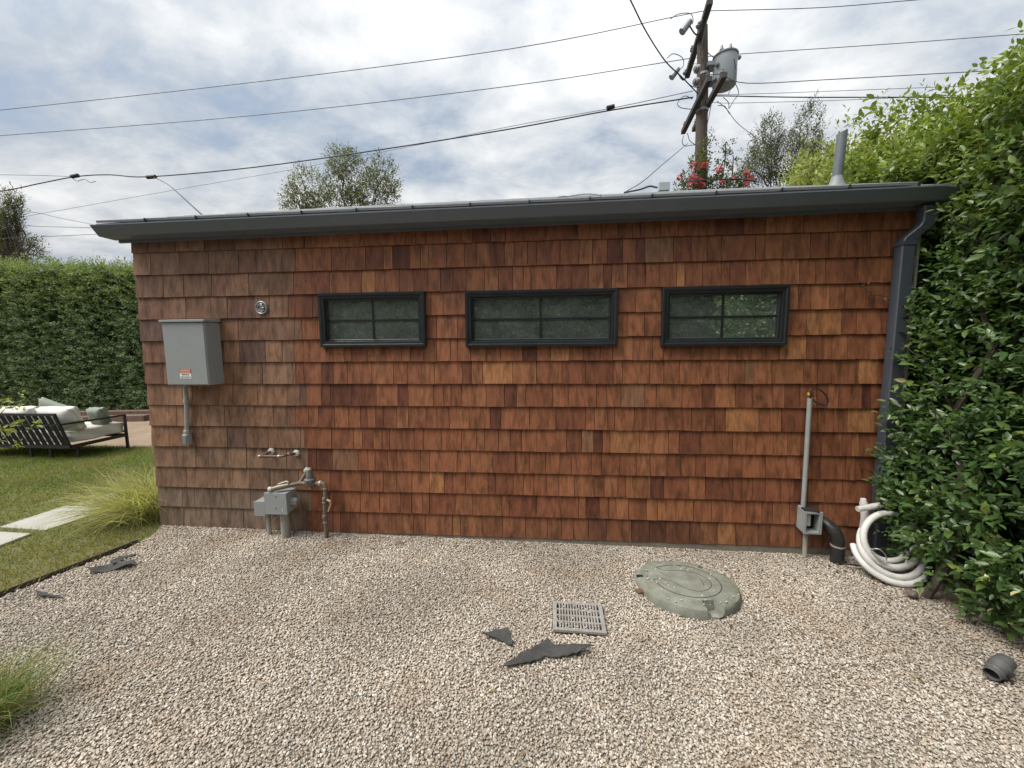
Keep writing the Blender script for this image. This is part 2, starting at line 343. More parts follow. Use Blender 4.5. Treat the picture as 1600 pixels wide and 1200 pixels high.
# lid and grate footprints stay free of loose stones
LID_C, LID_R = (4.485, -.545), .335
GR = [(3.584, -.783), (3.885, -.788), (3.869, -1.039), (3.565, -1.026)]
def in_grate(x, y, e=.0): return 3.572-e < x < 3.879+e and -1.034-e < y < -.784+e
def gravel_stones():
    b = MB(); S = .03; xs = int((6.75+1.05)/S); n_y = int(2.62/S)
    for i in range(xs):
        for j in range(n_y):
            x = -1.05+i*S; y = -2.62+j*S; cx, cy = x+S/2, y+S/2
            if cx < xe(cy)+.02 or math.hypot(cx-LID_C[0], cy-LID_C[1]) < LID_R-.02 or in_grate(cx, cy, -.012): continue
            if cy > -.006 and cx > 0: continue
            b.add([(x, y, gz(x, y)), (x+S, y, gz(x+S, y)), (x+S, y+S, gz(x+S, y+S)), (x, y+S, gz(x, y+S))], [(0, 1, 2, 3)])
    me = bpy.data.meshes.new('gravel_stones'); me.from_pydata(b.v, [], b.f); o = bpy.data.objects.new('gravel_stones', me); col.objects.link(o)
    tag(o, 'loose beige and grey pea gravel covering the yard', 'gravel', kind='stuff')
    mt = bpy.data.materials.new('pea_gravel'); mt.use_nodes = True; t = mt.node_tree; p = t.nodes['Principled BSDF']
    oi = t.nodes.new('ShaderNodeObjectInfo'); r = t.nodes.new('ShaderNodeValToRGB'); e = r.color_ramp.elements; r.color_ramp.interpolation = 'LINEAR'
    stops = [(0, (.17, .14, .105)), (.14, (.36, .30, .235)), (.3, (.52, .45, .365)), (.45, (.42, .345, .27)), (.6, (.62, .555, .465)), (.72, (.36, .325, .285)), (.85, (.71, .66, .58)), (.94, (.44, .33, .23)), (1, (.82, .79, .73))]
    while len(e) < len(stops): e.new(.5)
    for q, (a, c) in zip(e, stops): q.position = a; q.color = (*c, 1)
    t.links.new(oi.outputs['Random'], r.inputs[0])
    tcn = t.nodes.new('ShaderNodeNewGeometry'); nz = t.nodes.new('ShaderNodeTexNoise'); nz.inputs['Scale'].default_value = 1.3; nz.inputs['Detail'].default_value = 4
    t.links.new(tcn.outputs['Position'], nz.inputs['Vector']); mr = t.nodes.new('ShaderNodeMapRange'); mr.inputs[1].default_value = .3; mr.inputs[2].default_value = .7; mr.inputs[3].default_value = .66; mr.inputs[4].default_value = 1.02
    t.links.new(nz.outputs[0], mr.inputs[0]); vm = t.nodes.new('ShaderNodeVectorMath'); vm.operation = 'SCALE'; t.links.new(r.outputs[0], vm.inputs[0]); t.links.new(mr.outputs[0], vm.inputs['Scale'])
    n2_ = t.nodes.new('ShaderNodeTexNoise'); n2_.inputs['Scale'].default_value = 1.7; n2_.inputs['Detail'].default_value = 5; t.links.new(tcn.outputs['Position'], n2_.inputs['Vector'])
    m2_ = t.nodes.new('ShaderNodeMapRange'); m2_.inputs[1].default_value = .54; m2_.inputs[2].default_value = .70; m2_.inputs[3].default_value = 0; m2_.inputs[4].default_value = .5; t.links.new(n2_.outputs[0], m2_.inputs[0])
    mx_ = t.nodes.new('ShaderNodeMixRGB'); mx_.inputs[2].default_value = (.34, .25, .17, 1); t.links.new(m2_.outputs[0], mx_.inputs[0]); t.links.new(vm.outputs[0], mx_.inputs[1])      # sandy dirt clinging to the stones in patches
    t.links.new(mx_.outputs[0], p.inputs['Base Color']); p.inputs['Roughness'].default_value = .8; p.inputs['Specular IOR Level'].default_value = .3
    me.materials.append(mt)
    g = bpy.data.node_groups.new('gravel_scatter', 'GeometryNodeTree'); g.interface.new_socket('Geometry', in_out='INPUT', socket_type='NodeSocketGeometry'); g.interface.new_socket('Geometry', in_out='OUTPUT', socket_type='NodeSocketGeometry')
    n = g.nodes.new; l = g.links.new; gi = n('NodeGroupInput'); go = n('NodeGroupOutput')
    d = n('GeometryNodeDistributePointsOnFaces'); d.inputs['Density'].default_value = 14500; l(gi.outputs[0], d.inputs['Mesh'])
    jn = n('GeometryNodeJoinGeometry')
    for k in range(5):
        ic = n('GeometryNodeMeshIcoSphere'); ic.inputs['Radius'].default_value = 1.; ic.inputs['Subdivisions'].default_value = 2
        ps = n('GeometryNodeInputPosition'); nn = n('ShaderNodeTexNoise'); nn.noise_dimensions = '4D'; nn.inputs['W'].default_value = 3.7*k; nn.inputs['Scale'].default_value = .9; nn.inputs['Detail'].default_value = 1
        l(ps.outputs[0], nn.inputs['Vector'])
        sb = n('ShaderNodeVectorMath'); sb.operation = 'SUBTRACT'; sb.inputs[1].default_value = (.5, .5, .5); l(nn.outputs['Color'], sb.inputs[0])
        sc = n('ShaderNodeVectorMath'); sc.operation = 'SCALE'; sc.inputs['Scale'].default_value = 1.5; l(sb.outputs[0], sc.inputs[0])
        sp = n('GeometryNodeSetPosition'); l(ic.outputs['Mesh'], sp.inputs['Geometry']); l(sc.outputs[0], sp.inputs['Offset'])
        tf = n('GeometryNodeTransform'); tf.inputs['Scale'].default_value = (1.15, .85, .62); l(sp.outputs[0], tf.inputs['Geometry'])
        sm = n('GeometryNodeSetMaterial'); sm.inputs['Material'].default_value = mt; l(tf.outputs[0], sm.inputs['Geometry'])
        ss = n('GeometryNodeSetShadeSmooth'); ss.inputs['Shade Smooth'].default_value = (k % 2 == 0); l(sm.outputs[0], ss.inputs['Geometry'])
        gt = n('GeometryNodeGeometryToInstance'); l(ss.outputs[0], gt.inputs[0]); l(gt.outputs[0], jn.inputs[0])
    ip = n('GeometryNodeInstanceOnPoints'); ip.inputs['Pick Instance'].default_value = True
    l(d.outputs['Points'], ip.inputs['Points']); l(jn.outputs[0], ip.inputs['Instance'])
    rr = n('FunctionNodeRandomValue'); rr.data_type = 'FLOAT_VECTOR'; rr.inputs[0].default_value = (-.55, -.55, 0); rr.inputs[1].default_value = (.55, .55, 6.283); l(rr.outputs[0], ip.inputs['Rotation'])
    rs = n('FunctionNodeRandomValue'); rs.data_type = 'FLOAT'; rs.inputs[2].default_value = .0028; rs.inputs[3].default_value = .0068; rs.inputs['Seed'].default_value = 5; l(rs.outputs[1], ip.inputs['Scale'])
    rz = n('FunctionNodeRandomValue'); rz.data_type = 'FLOAT_VECTOR'; rz.inputs[0].default_value = (0, 0, -.006); rz.inputs[1].default_value = (0, 0, .003); rz.inputs['Seed'].default_value = 9
    tl = n('GeometryNodeTranslateInstances'); tl.inputs['Local Space'].default_value = False; l(ip.outputs[0], tl.inputs[0]); l(rz.outputs[0], tl.inputs['Translation']); l(tl.outputs[0], go.inputs[0])
    md = o.modifiers.new('scatter', 'NODES'); md.node_group = g
gravel_stones()

# lawn blades
n = 150000
P = np.c_[rng.uniform(-8, .12, n), rng.uniform(-2.9, 3.05, n)]
STONES = [[(-1.461, -.131), (-1.429, .342), (-.871, .316), (-.951, -.157)], [(-1.95, -.20), (-.987, -.229), (-.96, -.70), (-1.9, -.68)], [(-1.44, .43), (-1.41, .93), (-.90, .90), (-.88, .41)]]
keep = (P[:, 0] < np.array([xe(y) for y in P[:, 1]])+.015)
for st in STONES:
    a = np.array(st); keep &= ~((P[:, 0] > a[:, 0].min()+.02) & (P[:, 0] < a[:, 0].max()-.02) & (P[:, 1] > a[:, 1].min()+.02) & (P[:, 1] < a[:, 1].max()-.02))
P = P[keep]; n = len(P); P3 = np.c_[P, [lz(y) for y in P[:, 1]]]
h = rng.uniform(.022, .05, n); lean = rng.normal(0, .6, (n, 2)); tip = P3+np.c_[lean*h[:, None], h]
wv = rng.normal(size=(n, 2)); wv = wv/np.linalg.norm(wv, axis=1, keepdims=True)*.0042
V = np.stack([P3-np.c_[wv, np.zeros(n)]-[0, 0, .004], P3+np.c_[wv, np.zeros(n)]-[0, 0, .004], tip], 1).reshape(-1, 3)
dry = np.clip(vnoise(P3, 1.6, 4)*.6+vnoise(P3, 5, 5)*.4+.35+.5*np.exp(-((P[:, 0]-xe(0))**2)/.3)*(P[:, 1] < 0), 0, 1)[:, None]
gc = pal(n, [(.12, .185, .04), (.155, .225, .05), (.095, .145, .033), (.19, .23, .065)])*(1-dry*.6)+pal(n, [(.32, .25, .13), (.27, .22, .10)])*dry*.6
tag(tri_mesh('lawn_grass', V, np.arange(3*n).reshape(-1, 3), np.repeat(gc, 3, axis=0), M['grass']), 'short mown lawn grass with dry straw patches', 'grass', kind='stuff')

# stepping stones
STL = ['pale concrete stepping stone lying in full between the two others', 'pale concrete stepping stone cut by the gravel side of the lawn path', 'pale concrete stepping stone half hidden behind the ornamental grass']
for st, lb in zip(STONES, STL):
    z = lz(sum(p[1] for p in st)/4)
    tag(MB().prism(st, z-.05, z+.022).build('stepping_stone', M['paver'], bevel=.006), lb, 'paving stone', 'stepping stones in the lawn')
# edging strip between lawn and gravel
pts = [(xe(y), y, gz(xe(y), y)+.012) for y in [-2.4+2.1*i/24 for i in range(25)]]
b = MB()
for p, q in zip(pts, pts[1:]): b.bar(p, q, .006, .034)
tag(b.build('lawn_edging', M['edging']), 'thin dark edging strip between the lawn and the gravel', 'edging')

# ------------------------------------------------------------------ garage
G = thing('shingled_garage', 'low garage clad in reddish brown cedar shingles with three black windows', 'building', (3.1, 3.5, 0))
EXP, Z0, WX1 = .1874, .03, 6.215
WIN = [(1.662, 2.560, 1.650, 2.094), (2.890, 4.092, 1.642, 2.088), (4.424, 5.346, 1.636, 2.086)]
def ze(x): return 2.648+.0075*x                       # eave line
SL = math.tan(R(20.2))
# sheathing with real openings
b = MB(); IN = .045; Y0, Y1 = .022, .14
zt = 2.66
cuts = [0.01]+[v for w in WIN for v in (w[0]+IN, w[1]-IN)]+[WX1-.005]
for i in range(0, len(cuts), 2): b.box((cuts[i], Y0, 0), (cuts[i+1], Y1, zt))
for (x0, x1, z0, z1) in WIN:
    b.box((x0+IN, Y0, 0), (x1-IN, Y1, z0+IN)); b.box((x0+IN, Y0, z1-IN), (x1-IN, Y1, zt))
b.build('wall_sheathing', mat('dark_sheathing', (.02, .013, .010), .95), G)
b = MB()
b.box((.012, Y1, 0), (.13, .45, 2.62)); b.box((.012, 2.45, 0), (.13, 7.0, 2.62)); b.box((.012, .45, 2.40), (.13, 2.45, 2.62)); b.box((WX1-.13, Y1, 0), (WX1-.012, 7.0, 2.62)); b.box((.13, 6.9, 0), (WX1-.13, 7.0, 2.62))  # gap in the unseen left wall, added to let daylight into the room
for xx in (.012, WX1-.13):
    b.add([(xx, .14, 2.62), (xx, 7, 2.62), (xx, 3.5, 3.9), (xx+.118, .14, 2.62), (xx+.118, 7, 2.62), (xx+.118, 3.5, 3.9)], [(0, 1, 2), (3, 5, 4), (0, 2, 5, 3), (1, 4, 5, 2)])
b.build('side_wall', mat('side_wall_cedar', (.13, .065, .04), .8, var=(5, (.08, .04, .028)), stretch=(1, 6, 1)), G)
b = MB(); b.box((.14, .15, .02), (WX1-.14, 6.88, .06)); b.build('floor_slab', M['concrete'], G)
b = MB(); b.box((.14, 2.6, .06), (WX1-.14, 2.66, 2.5)); b.box((.14, .15, 2.48), (WX1-.14, 6.88, 2.52))
b.build('interior_wall', M['room'], G)
MB().box((-.002, .004, -.2), (WX1, .1, .05)).build('foundation', M['concrete'], G)

# shingles
def clip_rows():
    out_ = []
    for k in range(14):
        za = Z0+EXP*k; zb = za+EXP+.022
        if k == 13: zb = 2.62
        segs = [(0.0, WX1, zb)]
        for (x0, x1, w0, w1) in WIN:
            a, c, lo, hi = x0+.03, x1-.03, w0+.03, w1-.03
            ns = []
            for (s0, s1, zz) in segs:
                if zb <= lo+.02 or za >= hi or s1 <= a or s0 >= c: ns.append((s0, s1, zz)); continue
                if s0 < a: ns.append((s0, a, zz))
                if za < lo: ns.append((a, c, lo))
                if s1 > c: ns.append((c, s1, zz))
            segs = ns
        out_.append((za, segs))
    return out_
SH = []
for k, (za, segs) in enumerate(clip_rows()):
    for (s0, s1, zz) in segs:
        x = s0
        while x < s1-.001:
            left = x < 1.42+.06*math.sin(k*2.3)
            w = random.choice([.16, .19, .22, .25, .13, .28]) if left else random.choice([.065, .08, .10, .11, .125, .14, .16, .19, .23])
            w *= random.uniform(.9, 1.1)
            if left and x+w > 1.42+.06*math.sin(k*2.3): w = 1.43+.06*math.sin(k*2.3)-x
            if s1-(x+w) < .055: w = s1-x
            SH.append((x, x+w, za, zz, k, left)); x += w
def tint_of(left, x, k):
    r_ = random.random()
    if left:
        c = Vector(random.choice([(.235, .125, .072), (.21, .115, .070), (.255, .14, .082), (.18, .09, .056), (.225, .13, .08)]))
        if k < 2: c = c*.4+Vector((.175, .15, .118))*.6
        elif k < 4: c = c*.65+Vector((.20, .15, .105))*.35
        c = c*.93+Vector((.165, .12, .085))*.07
        if k > 8: c = c*.8+Vector((.17, .082, .056))*.2
        if r_ < .06: c = Vector((.115, .068, .05))
    else:
        if r_ < .55: c = Vector((.262, .113, .060))
        elif r_ < .73: c = Vector((.215, .088, .050))
        elif r_ < .79: c = Vector((.150, .060, .038))
        elif r_ < .94: c = Vector((.300, .138, .070))
        elif r_ < .98: c = Vector((.36, .180, .084))
        else: c = Vector((.24, .135, .082))
        if k == 0: c = c*.75+Vector((.16, .10, .065))*.25
    c = Vector((c[0], c[1]*(.96 if left else .88), c[2]*(.94 if left else .78))); return c*random.uniform(.80, 1.06)*(1.12 if left else 1.)
def shingle_geo(x0, x1, za, zb, tilt):
    g = .0019; dz0 = random.gauss(0, .0011); dz1 = dz0+random.uniform(-.0018, .0018); th = random.uniform(.013, .0185)
    yf = -random.uniform(0, .0035); top = min(zb, za+EXP+.024); slope = .0165*(top-za)/(EXP+.024)
    skew = random.uniform(-.0012, .0012)
    v = [(x0+g, yf, za+dz0), (x1-g, yf+tilt, za+dz1), (x1-g+skew, yf+tilt+slope, top), (x0+g+skew, yf+slope, top),
         (x0+g, yf+th, za+dz0), (x1-g, yf+th+tilt, za+dz1), (x1-g+skew, .0215, top), (x0+g+skew, .0215, top)]
    return v, [(0, 1, 2, 3), (0, 4, 5, 1), (1, 5, 6, 2), (3, 7, 4, 0), (2, 6, 7, 3), (5, 4, 7, 6)]
def sh_obj(items):
    b = MB(); tn = []; sd = []
    for it in items:
        v, f = shingle_geo(*it[:4], random.uniform(-.0015, .0015)); b.add(v, f); c = tint_of(it[5], it[0], it[4]); tn += [c]*8; s_ = random.uniform(0, 60); sd += [s_]*8
    me = bpy.data.meshes.new('shingle'); me.from_pydata(b.v, [], b.f)
    a = me.color_attributes.new('tint', 'FLOAT_COLOR', 'POINT'); a.data.foreach_set('color', [q for c in tn for q in (c[0], c[1], c[2], 1.)])
    a = me.attributes.new('seed', 'FLOAT', 'POINT'); a.data.foreach_set('value', sd)
    me.materials.append(M['shingle']); return me
def seen(it):
    c = Vector(((it[0]+it[1])/2, 0, it[2]+.09)); d = (c-CAM).length
    if it[4] == 13 or it[0] > 5.98: return 0
    return (it[1]-it[0])*(min(it[3], it[2]+EXP)-it[2])/d**2
SH.sort(key=seen, reverse=True)
for it in SH[:298]:
    o = bpy.data.objects.new('shingle', sh_obj([it])); col.objects.link(o); adopt(o, G)
o = bpy.data.objects.new('narrow_shingles', sh_obj(SH[298:])); col.objects.link(o); adopt(o, G); o['kind'] = 'stuff'

# windows
for (x0, x1, z0, z1) in WIN:
    w = MB().ring(x0, x1, z0, z1, [(0, .02), (0, -.030), (.004, -.034), (.020, -.034), (.026, -.028), (.046, -.026), (.050, -.018), (.050, .06), (.044, .06), (.044, .02)]).build('window', M['winframe'], G)
    MB().ring(x0+.047, x1-.047, z0+.047, z1-.047, [(0, -.010), (.012, -.012), (.016, -.006), (.019, .004), (.019, .05), (0, .05)]).build('sash', M['winframe'], w)
    i = .064
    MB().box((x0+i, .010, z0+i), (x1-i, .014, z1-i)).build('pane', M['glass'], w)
    zc = (z0+z1)/2-.004; xc = (x0+x1)/2
    MB().box((x0+i, .004, zc-.008), (x1-i, .0095, zc+.008)).build('muntin', M['muntin'], w)
    MB().box((xc-.008, .003, z0+i), (xc+.008, .0092, z1-i)).build('muntin', M['muntin'], w)
    MB().ring(x0+.03, x1-.03, z0+.03, z1-.03, [(.036, .062), (.045, .062), (.045, .22), (.036, .22)]).build('jamb', M['white_trim'], w)

# gutter, downspout, roof
def sweep_x(prof, x0, x1, dz):
    b = MB(); n_ = len(prof)
    b.v = [(x0, y, z+dz(x0)) for y, z in prof]+[(x1, y, z+dz(x1)) for y, z in prof]
    b.f = [tuple(range(n_)), tuple(reversed(range(n_, 2*n_)))]+[(i, (i+1) % n_, n_+(i+1) % n_, n_+i) for i in range(n_)]
    return b
gut = sweep_x([(-.020, .0), (-.190, .0), (-.200, -.004), (-.200, -.010), (-.196, -.015), (-.148, -.076), (-.140, -.080), (-.020, -.080)], -.11, 6.30, ze).build('gutter', M['dark_metal'], G)
sweep_x([(-.018, .012), (-.018, -.10), (.0, -.10), (.3, .012)], -.085, 6.29, ze).build('fascia', M['dark_metal'], G)
b = MB(); xd = 6.078
path = [(xd, -.062, .02), (xd, -.062, 2.345), (xd+.015, -.064, 2.385), (xd+.085, -.085, 2.455), (xd+.10, -.088, 2.49), (xd+.10, -.088, 2.59)]
n_ = len(path); sec = [(-.044, -.030), (-.038, -.036), (.038, -.036), (.044, -.030), (.044, .03), (.038, .038), (-.038, .038), (-.044, .03)]
for p in path: b.v += [(p[0]+s, p[1]+t, p[2]) for s, t in sec]
for i in range(n_-1):
    for j in range(8): b.f.append((i*8+j, i*8+(j+1) % 8, (i+1)*8+(j+1) % 8, (i+1)*8+j))
dsp = b.build('downspout', M['downspout'], G, smooth=True)
MB().box((xd-.048, -.102, 2.335), (xd+.048, -.02, 2.36)).build('joint_band', M['downspout'], dsp)
MB().box((6.208, -.012, .02), (6.222, .06, 2.55)).build('corner_trim', M['white_trim'], G)
def zr(x, y): return ze(x)+.012+(y+.17)*SL
b = MB(); b.v = [(-.10, -.165, zr(-.1, -.165)), (6.29, -.165, zr(6.29, -.165)), (6.29, 3.5, zr(6.29, 3.5)), (-.1, 3.5, zr(-.1, 3.5)), (6.29, 7.2, zr(6.29, -.2)), (-.1, 7.2, zr(-.1, -.2))]
b.v += [(x, y, z-.06) for x, y, z in b.v]
b.f = [(0, 1, 2, 3), (3, 2, 4, 5), (6, 9, 8, 7), (9, 11, 10, 8), (0, 6, 7, 1), (5, 4, 10, 11), (0, 3, 9, 6), (3, 5, 11, 9), (1, 7, 8, 2), (2, 8, 10, 4)]
roof = b.build('roof', mat('roof_underlay', (.20, .20, .205), .6), G)
TW, TE = .437, .40
tb = MB(); tb.box((-TW/2+.002, 0, 0), (TW/2-.002, .45, .016)); tb.box((-TW/2+.002, -.004, .0), (TW/2-.002, .004, .020))
tme = tb.build('roof_tile', M['rooftile'], roof, bevel=.003); first = tme
rotx = Matrix.Rotation(math.atan(SL)-R(1.6), 4, 'X')
k = 0
for r_ in range(9):
    for c in range(15):
        x = -.085+TW*(c+.5)+(TW/2 if r_ % 2 else 0)
        if x > 6.29-TW/2+.01: continue
        y = -.168+TE*r_
        o = first if k == 0 else tme.copy()
        if k: col.objects.link(o); o.parent = roof
        o.matrix_world = Matrix.Translation((x, y, zr(x, y)+.004)) @ rotx; o.matrix_parent_inverse = Matrix(); o.matrix_basis = Matrix.Translation((x, y, zr(x, y)+.004)) @ rotx
        k += 1
hk = MB().box((-.004, -.010, -.012), (.004, .004, .021)).build('tile_hook', M['muntin'], roof)
for c in range(1, 15):
    o = hk if c == 1 else hk.copy()
    if c > 1: col.objects.link(o); o.parent = roof
    x = -.085+TW*c; o.matrix_parent_inverse = Matrix(); o.matrix_basis = Matrix.Translation((x, -.176, zr(x, -.176)+.004))
vp = thing('roof_vent_pipe', 'grey vent pipe with slanted cut top rising from the roof', 'vent pipe', (6.05, .6, 3.0))
b = MB(); n_ = 20; x, y = 6.045, .6; zb_ = zr(x, y)
for i, (z, sl) in enumerate(((zb_-.02, 0), (3.44, .0), (3.44, 0), (3.3, 0))):
    r_ = .037 if i < 2 else .032
    for j in range(n_):
        t = 2*math.pi*j/n_; zz = z+(.012*math.cos(t) if i in (1, 2) else 0); b.v.append((x+r_*math.cos(t)-(.006 if z < 3.2 else -.012), y+r_*math.sin(t), zz))
for i in range(3):
    for j in range(n_): b.f.append((i*n_+j, i*n_+(j+1) % n_, (i+1)*n_+(j+1) % n_, (i+1)*n_+j))
b.f.append(tuple(3*n_+j for j in range(n_)))
b.build('pipe', mat('vent_pipe_paint', (.13, .145, .155), .5, var=(8, (.095, .108, .118))), vp, smooth=True)
MB().lathe([(.09, -.03), (.06, .02), (.044, .07), (.040, .09)], (x-.004, y, zb_), n=20).build('flashing', mat('flashing_lead', (.24, .25, .26), .55, var=(12, (.17, .18, .19))), vp, smooth=True)

# ------------------------------------------------------------------ things on the wall
E_ = thing('electrical_panel', 'grey steel electrical cabinet with red and white warning sticker on the wall', 'electrical box', (.55, 0, 1.34))
MB().box((.375, -.148, 1.345), (.752, .004, 1.868)).build('cabinet', M['grey_steel'], E_, bevel=.004)
b = MB(); b.add([(.366, -.166, 1.866), (.764, -.166, 1.866), (.764, .003, 1.872), (.366, .003, 1.872), (.366, -.166, 1.886), (.764, -.166, 1.886), (.764, .003, 1.900), (.366, .003, 1.900)], [(0, 3, 2, 1), (4, 5, 6, 7), (0, 1, 5, 4), (1, 2, 6, 5), (2, 3, 7, 6), (3, 0, 4, 7)])
b.build('hood', M['grey_steel'], E_, bevel=.003)
MB().lathe([(.005, 0), (.007, .003), (.004, .005)], (.752, -.11, 1.835), (1, 0, 0), 8).build('screw', M['galv'], E_)
MB().box((.384, -.1535, 1.352), (.744, -.147, 1.860)).build('door', M['grey_steel'], E_, bevel=.002)
sx0, sx1 = .500, .600
st = MB().box((sx0, -.1548, 1.402), (sx1, -.1536, 1.446)).build('sticker', M['sticker_w'], E_)
MB().box((sx0, -.1556, 1.446), (sx1, -.1536, 1.480)).build('sticker_header', M['sticker_r'], st)
b = MB()
for zz in (1.452, 1.468): b.box((sx0+.006, -.1562, zz), (sx1-.006, -.1555, zz+.007))
b.build('sticker_stripe', mat('pale_pink_print', (.72, .45, .38), .5), st)
def text(s, size, loc, mt, parent, rot=(R(90), 0, 0), name='lettering', extr=.0004):
    cu = bpy.data.curves.new(name, 'FONT'); cu.body = s; cu.size = size; cu.align_x = 'CENTER'; cu.extrude = extr
    o = bpy.data.objects.new(name, cu); col.objects.link(o); dg = bpy.context.evaluated_depsgraph_get(); me = bpy.data.meshes.new_from_object(o.evaluated_get(dg))
    bpy.data.objects.remove(o); o = bpy.data.objects.new(name, me); col.objects.link(o); me.materials.clear(); me.materials.append(mt)
    me.transform(Matrix.Translation(loc) @ Matrix.Rotation(rot[2], 4, 'Z') @ Matrix.Rotation(rot[0], 4, 'X')); adopt(o, parent); return o
text('SERVICE', .018, (.55, -.1553, 1.428), M['ink'], st); text('DISCONNECT', .0145, (.55, -.1553, 1.409), M['ink'], st)
cn = MB().tube([(.415, -.032, 1.35), (.405, -.028, 1.15), (.385, -.026, .93)], .017, 12).build('conduit', M['pvc_grey'], E_, smooth=True)
MB().lathe([(.022, 0), (.022, .03)], (.407, -.028, 1.18), n=14).build('coupling', M['pvc_grey'], cn, smooth=True)
b = MB(); b.box((.356, -.055, .80), (.408, .002, .905)); cb = b.build('conduit_body', M['pvc_grey'], E_, bevel=.012, smooth=True)
MB().box((.362, -.060, .812), (.402, -.054, .893)).build('cover_plate', M['galv'], cb, bevel=.003)
MB().lathe([(.021, 0), (.024, .008), (.024, .03), (.018, .04)], (.383, -.026, .90), n=14).build('hub', M['pvc_grey'], cb, smooth=True)

# round medallion vent
V_ = thing('wall_plug', 'small round metal vent cap beside the first window', 'vent cap', (1.147, 0, 1.986))
MB().lathe([(.056, 0), (.056, .016), (.049, .020), (.042, .015), (.042, .008)], (1.147, .006, 1.986), (0, -1, 0), 28).build('rim', M['galv'], V_, smooth=True)
b = MB()
b.tube(arc((1.147, -.010, 1.986), .031, R(60), R(330), 16), .005, 6); b.tube([(1.178, -.010, 1.986), (1.147, -.012, 1.986), (1.135, -.012, 1.960)], .005, 6); b.tube(arc((1.147, -.010, 1.986), .019, R(-100), R(120), 10), .004, 6)
b.build('scroll', M['solder'], V_, smooth=True)

# copper loop
C_ = thing('copper_pipe_loop', 'short copper water pipe loop sticking out of two caulked holes', 'pipe', (1.24, 0, .75))
p0, p1 = WY(424, 705, .0), WY(463, 708, .0)
a = [p0, WY(416, 709, -.05), WY(404, 712, -.085), WY(406, 713, -.092), WY(418, 713, -.092), WY(440, 713, -.092), WY(447, 711, -.075), p1]
MB().tube(smooth_path(a, 4), .012, 10).build('pipe', M['copper'], C_, smooth=True)
for p, d in ((WY(406, 713, -.091), (1, 0, 0)), (WY(436, 713, -.092), (1, 0, 0)), (WY(450, 710, -.06), (.3, 1, .1))):
    MB().lathe([(.0145, -.008), (.016, 0), (.0145, .008)], p, d, 12).build('solder_ring', M['solder'], C_, smooth=True)
for p in (p0, p1): MB().lathe([(.031, -.004), (.027, .010), (.014, .016)], Vector((p.x, 0, p.z)), (0, -1, 0), 9).build('caulk_collar', M['caulk'], C_)

# gas riser
S_ = thing('gas_riser', 'brown gas pipe rising from the gravel with regulator and brass valve lever', 'gas pipe', (1.66, -.09, 0))
yy = -.09
top = [(1.652, yy, -.02), (1.655, yy, .30), (1.668, yy, .44)]
MB().tube(top+[(1.668, yy, .475), (1.655, yy, .498), (1.63, yy, .503), (1.55, yy, .497)], .0175, 12).build('riser', M['gaspipe'], S_, smooth=True)
for z in (.155, .20, .215, .335, .36, .375, .455):
    MB().lathe([(.019, -.008), (.0235, -.005), (.0235, .005), (.019, .008)], (1.653+max(0, z-.3)*.09, yy, z), n=10).build('union_ring', M['brass'] if z > .3 else M['gaspipe'], S_, smooth=True)
lv = MB().tube([(1.685, yy-.012, .362), (1.715, yy-.016, .352), (1.716, yy-.016, .325), (1.692, yy-.016, .262)], [.010, .008, .006, .0065], 8).build('valve_lever', mat('worn_cream_lever', (.52, .40, .27), .5, var=(30, (.35, .25, .16))), S_, smooth=True)
rg = MB().lathe([(.026, -.055), (.034, -.045), (.034, -.02), (.046, -.012), (.046, .008), (.030, .016), (.028, .06), (.020, .075), (.020, .085)], (1.535, yy, .53), n=16).build('regulator', M['cast'], S_, smooth=True)
MB().lathe([(.016, 0), (.019, .01), (.012, .022)], (1.535, yy, .612), n=10).build('regulator_cap', M['solder'], rg, smooth=True)
MB().tube([(1.58, yy, .500), (1.485, yy, .497)], .024, 12).build('regulator_body', M['cast'], rg, smooth=True)
MB().lathe([(.022, -.01), (.025, 0), (.022, .01)], (1.625, yy, .502), (1, 0, 0), 10).build('union_ring', M['solder'], S_, smooth=True)
br = MB().tube([(1.49, yy, .497), (1.44, yy, .50), (1.37, yy-.02, .487), (1.30, yy-.05, .478)], .016, 10).build('branch', M['gaspipe'], S_, smooth=True)
MB().tube([(1.44, yy, .500), (1.452, 0.002, .575)], .015, 10).build('wall_stub', M['gaspipe'], S_, smooth=True)
MB().lathe([(.032, -.004), (.028, .010), (.015, .016)], (1.456, 0, .578), (0, -1, 0), 9).build('caulk_collar', M['caulk'], S_)
MB().tube([(1.36, yy-.022, .487), (1.29, yy-.052, .478), (1.235, yy-.075, .468)], [.022, .024, .019], 12).build('valve_body', M['brass'], S_, smooth=True)
MB().lathe([(.022, 0), (.024, .02), (.016, .026)], (1.240, yy-.072, .469), (-.9, -.3, -.15), 12).build('end_cap', M['caulk'], S_, smooth=True)
MB().tube([(1.285, yy-.05, .505), (1.34, yy-.03, .522), (1.36, yy-.03, .518)], .007, 6).build('valve_handle', M['caulk'], S_, smooth=True)
MB().tube([(1.235, yy-.07, .44), (1.238, yy-.072, .465)], .013, 8).build('drip_nipple', M['caulk'], S_, smooth=True)

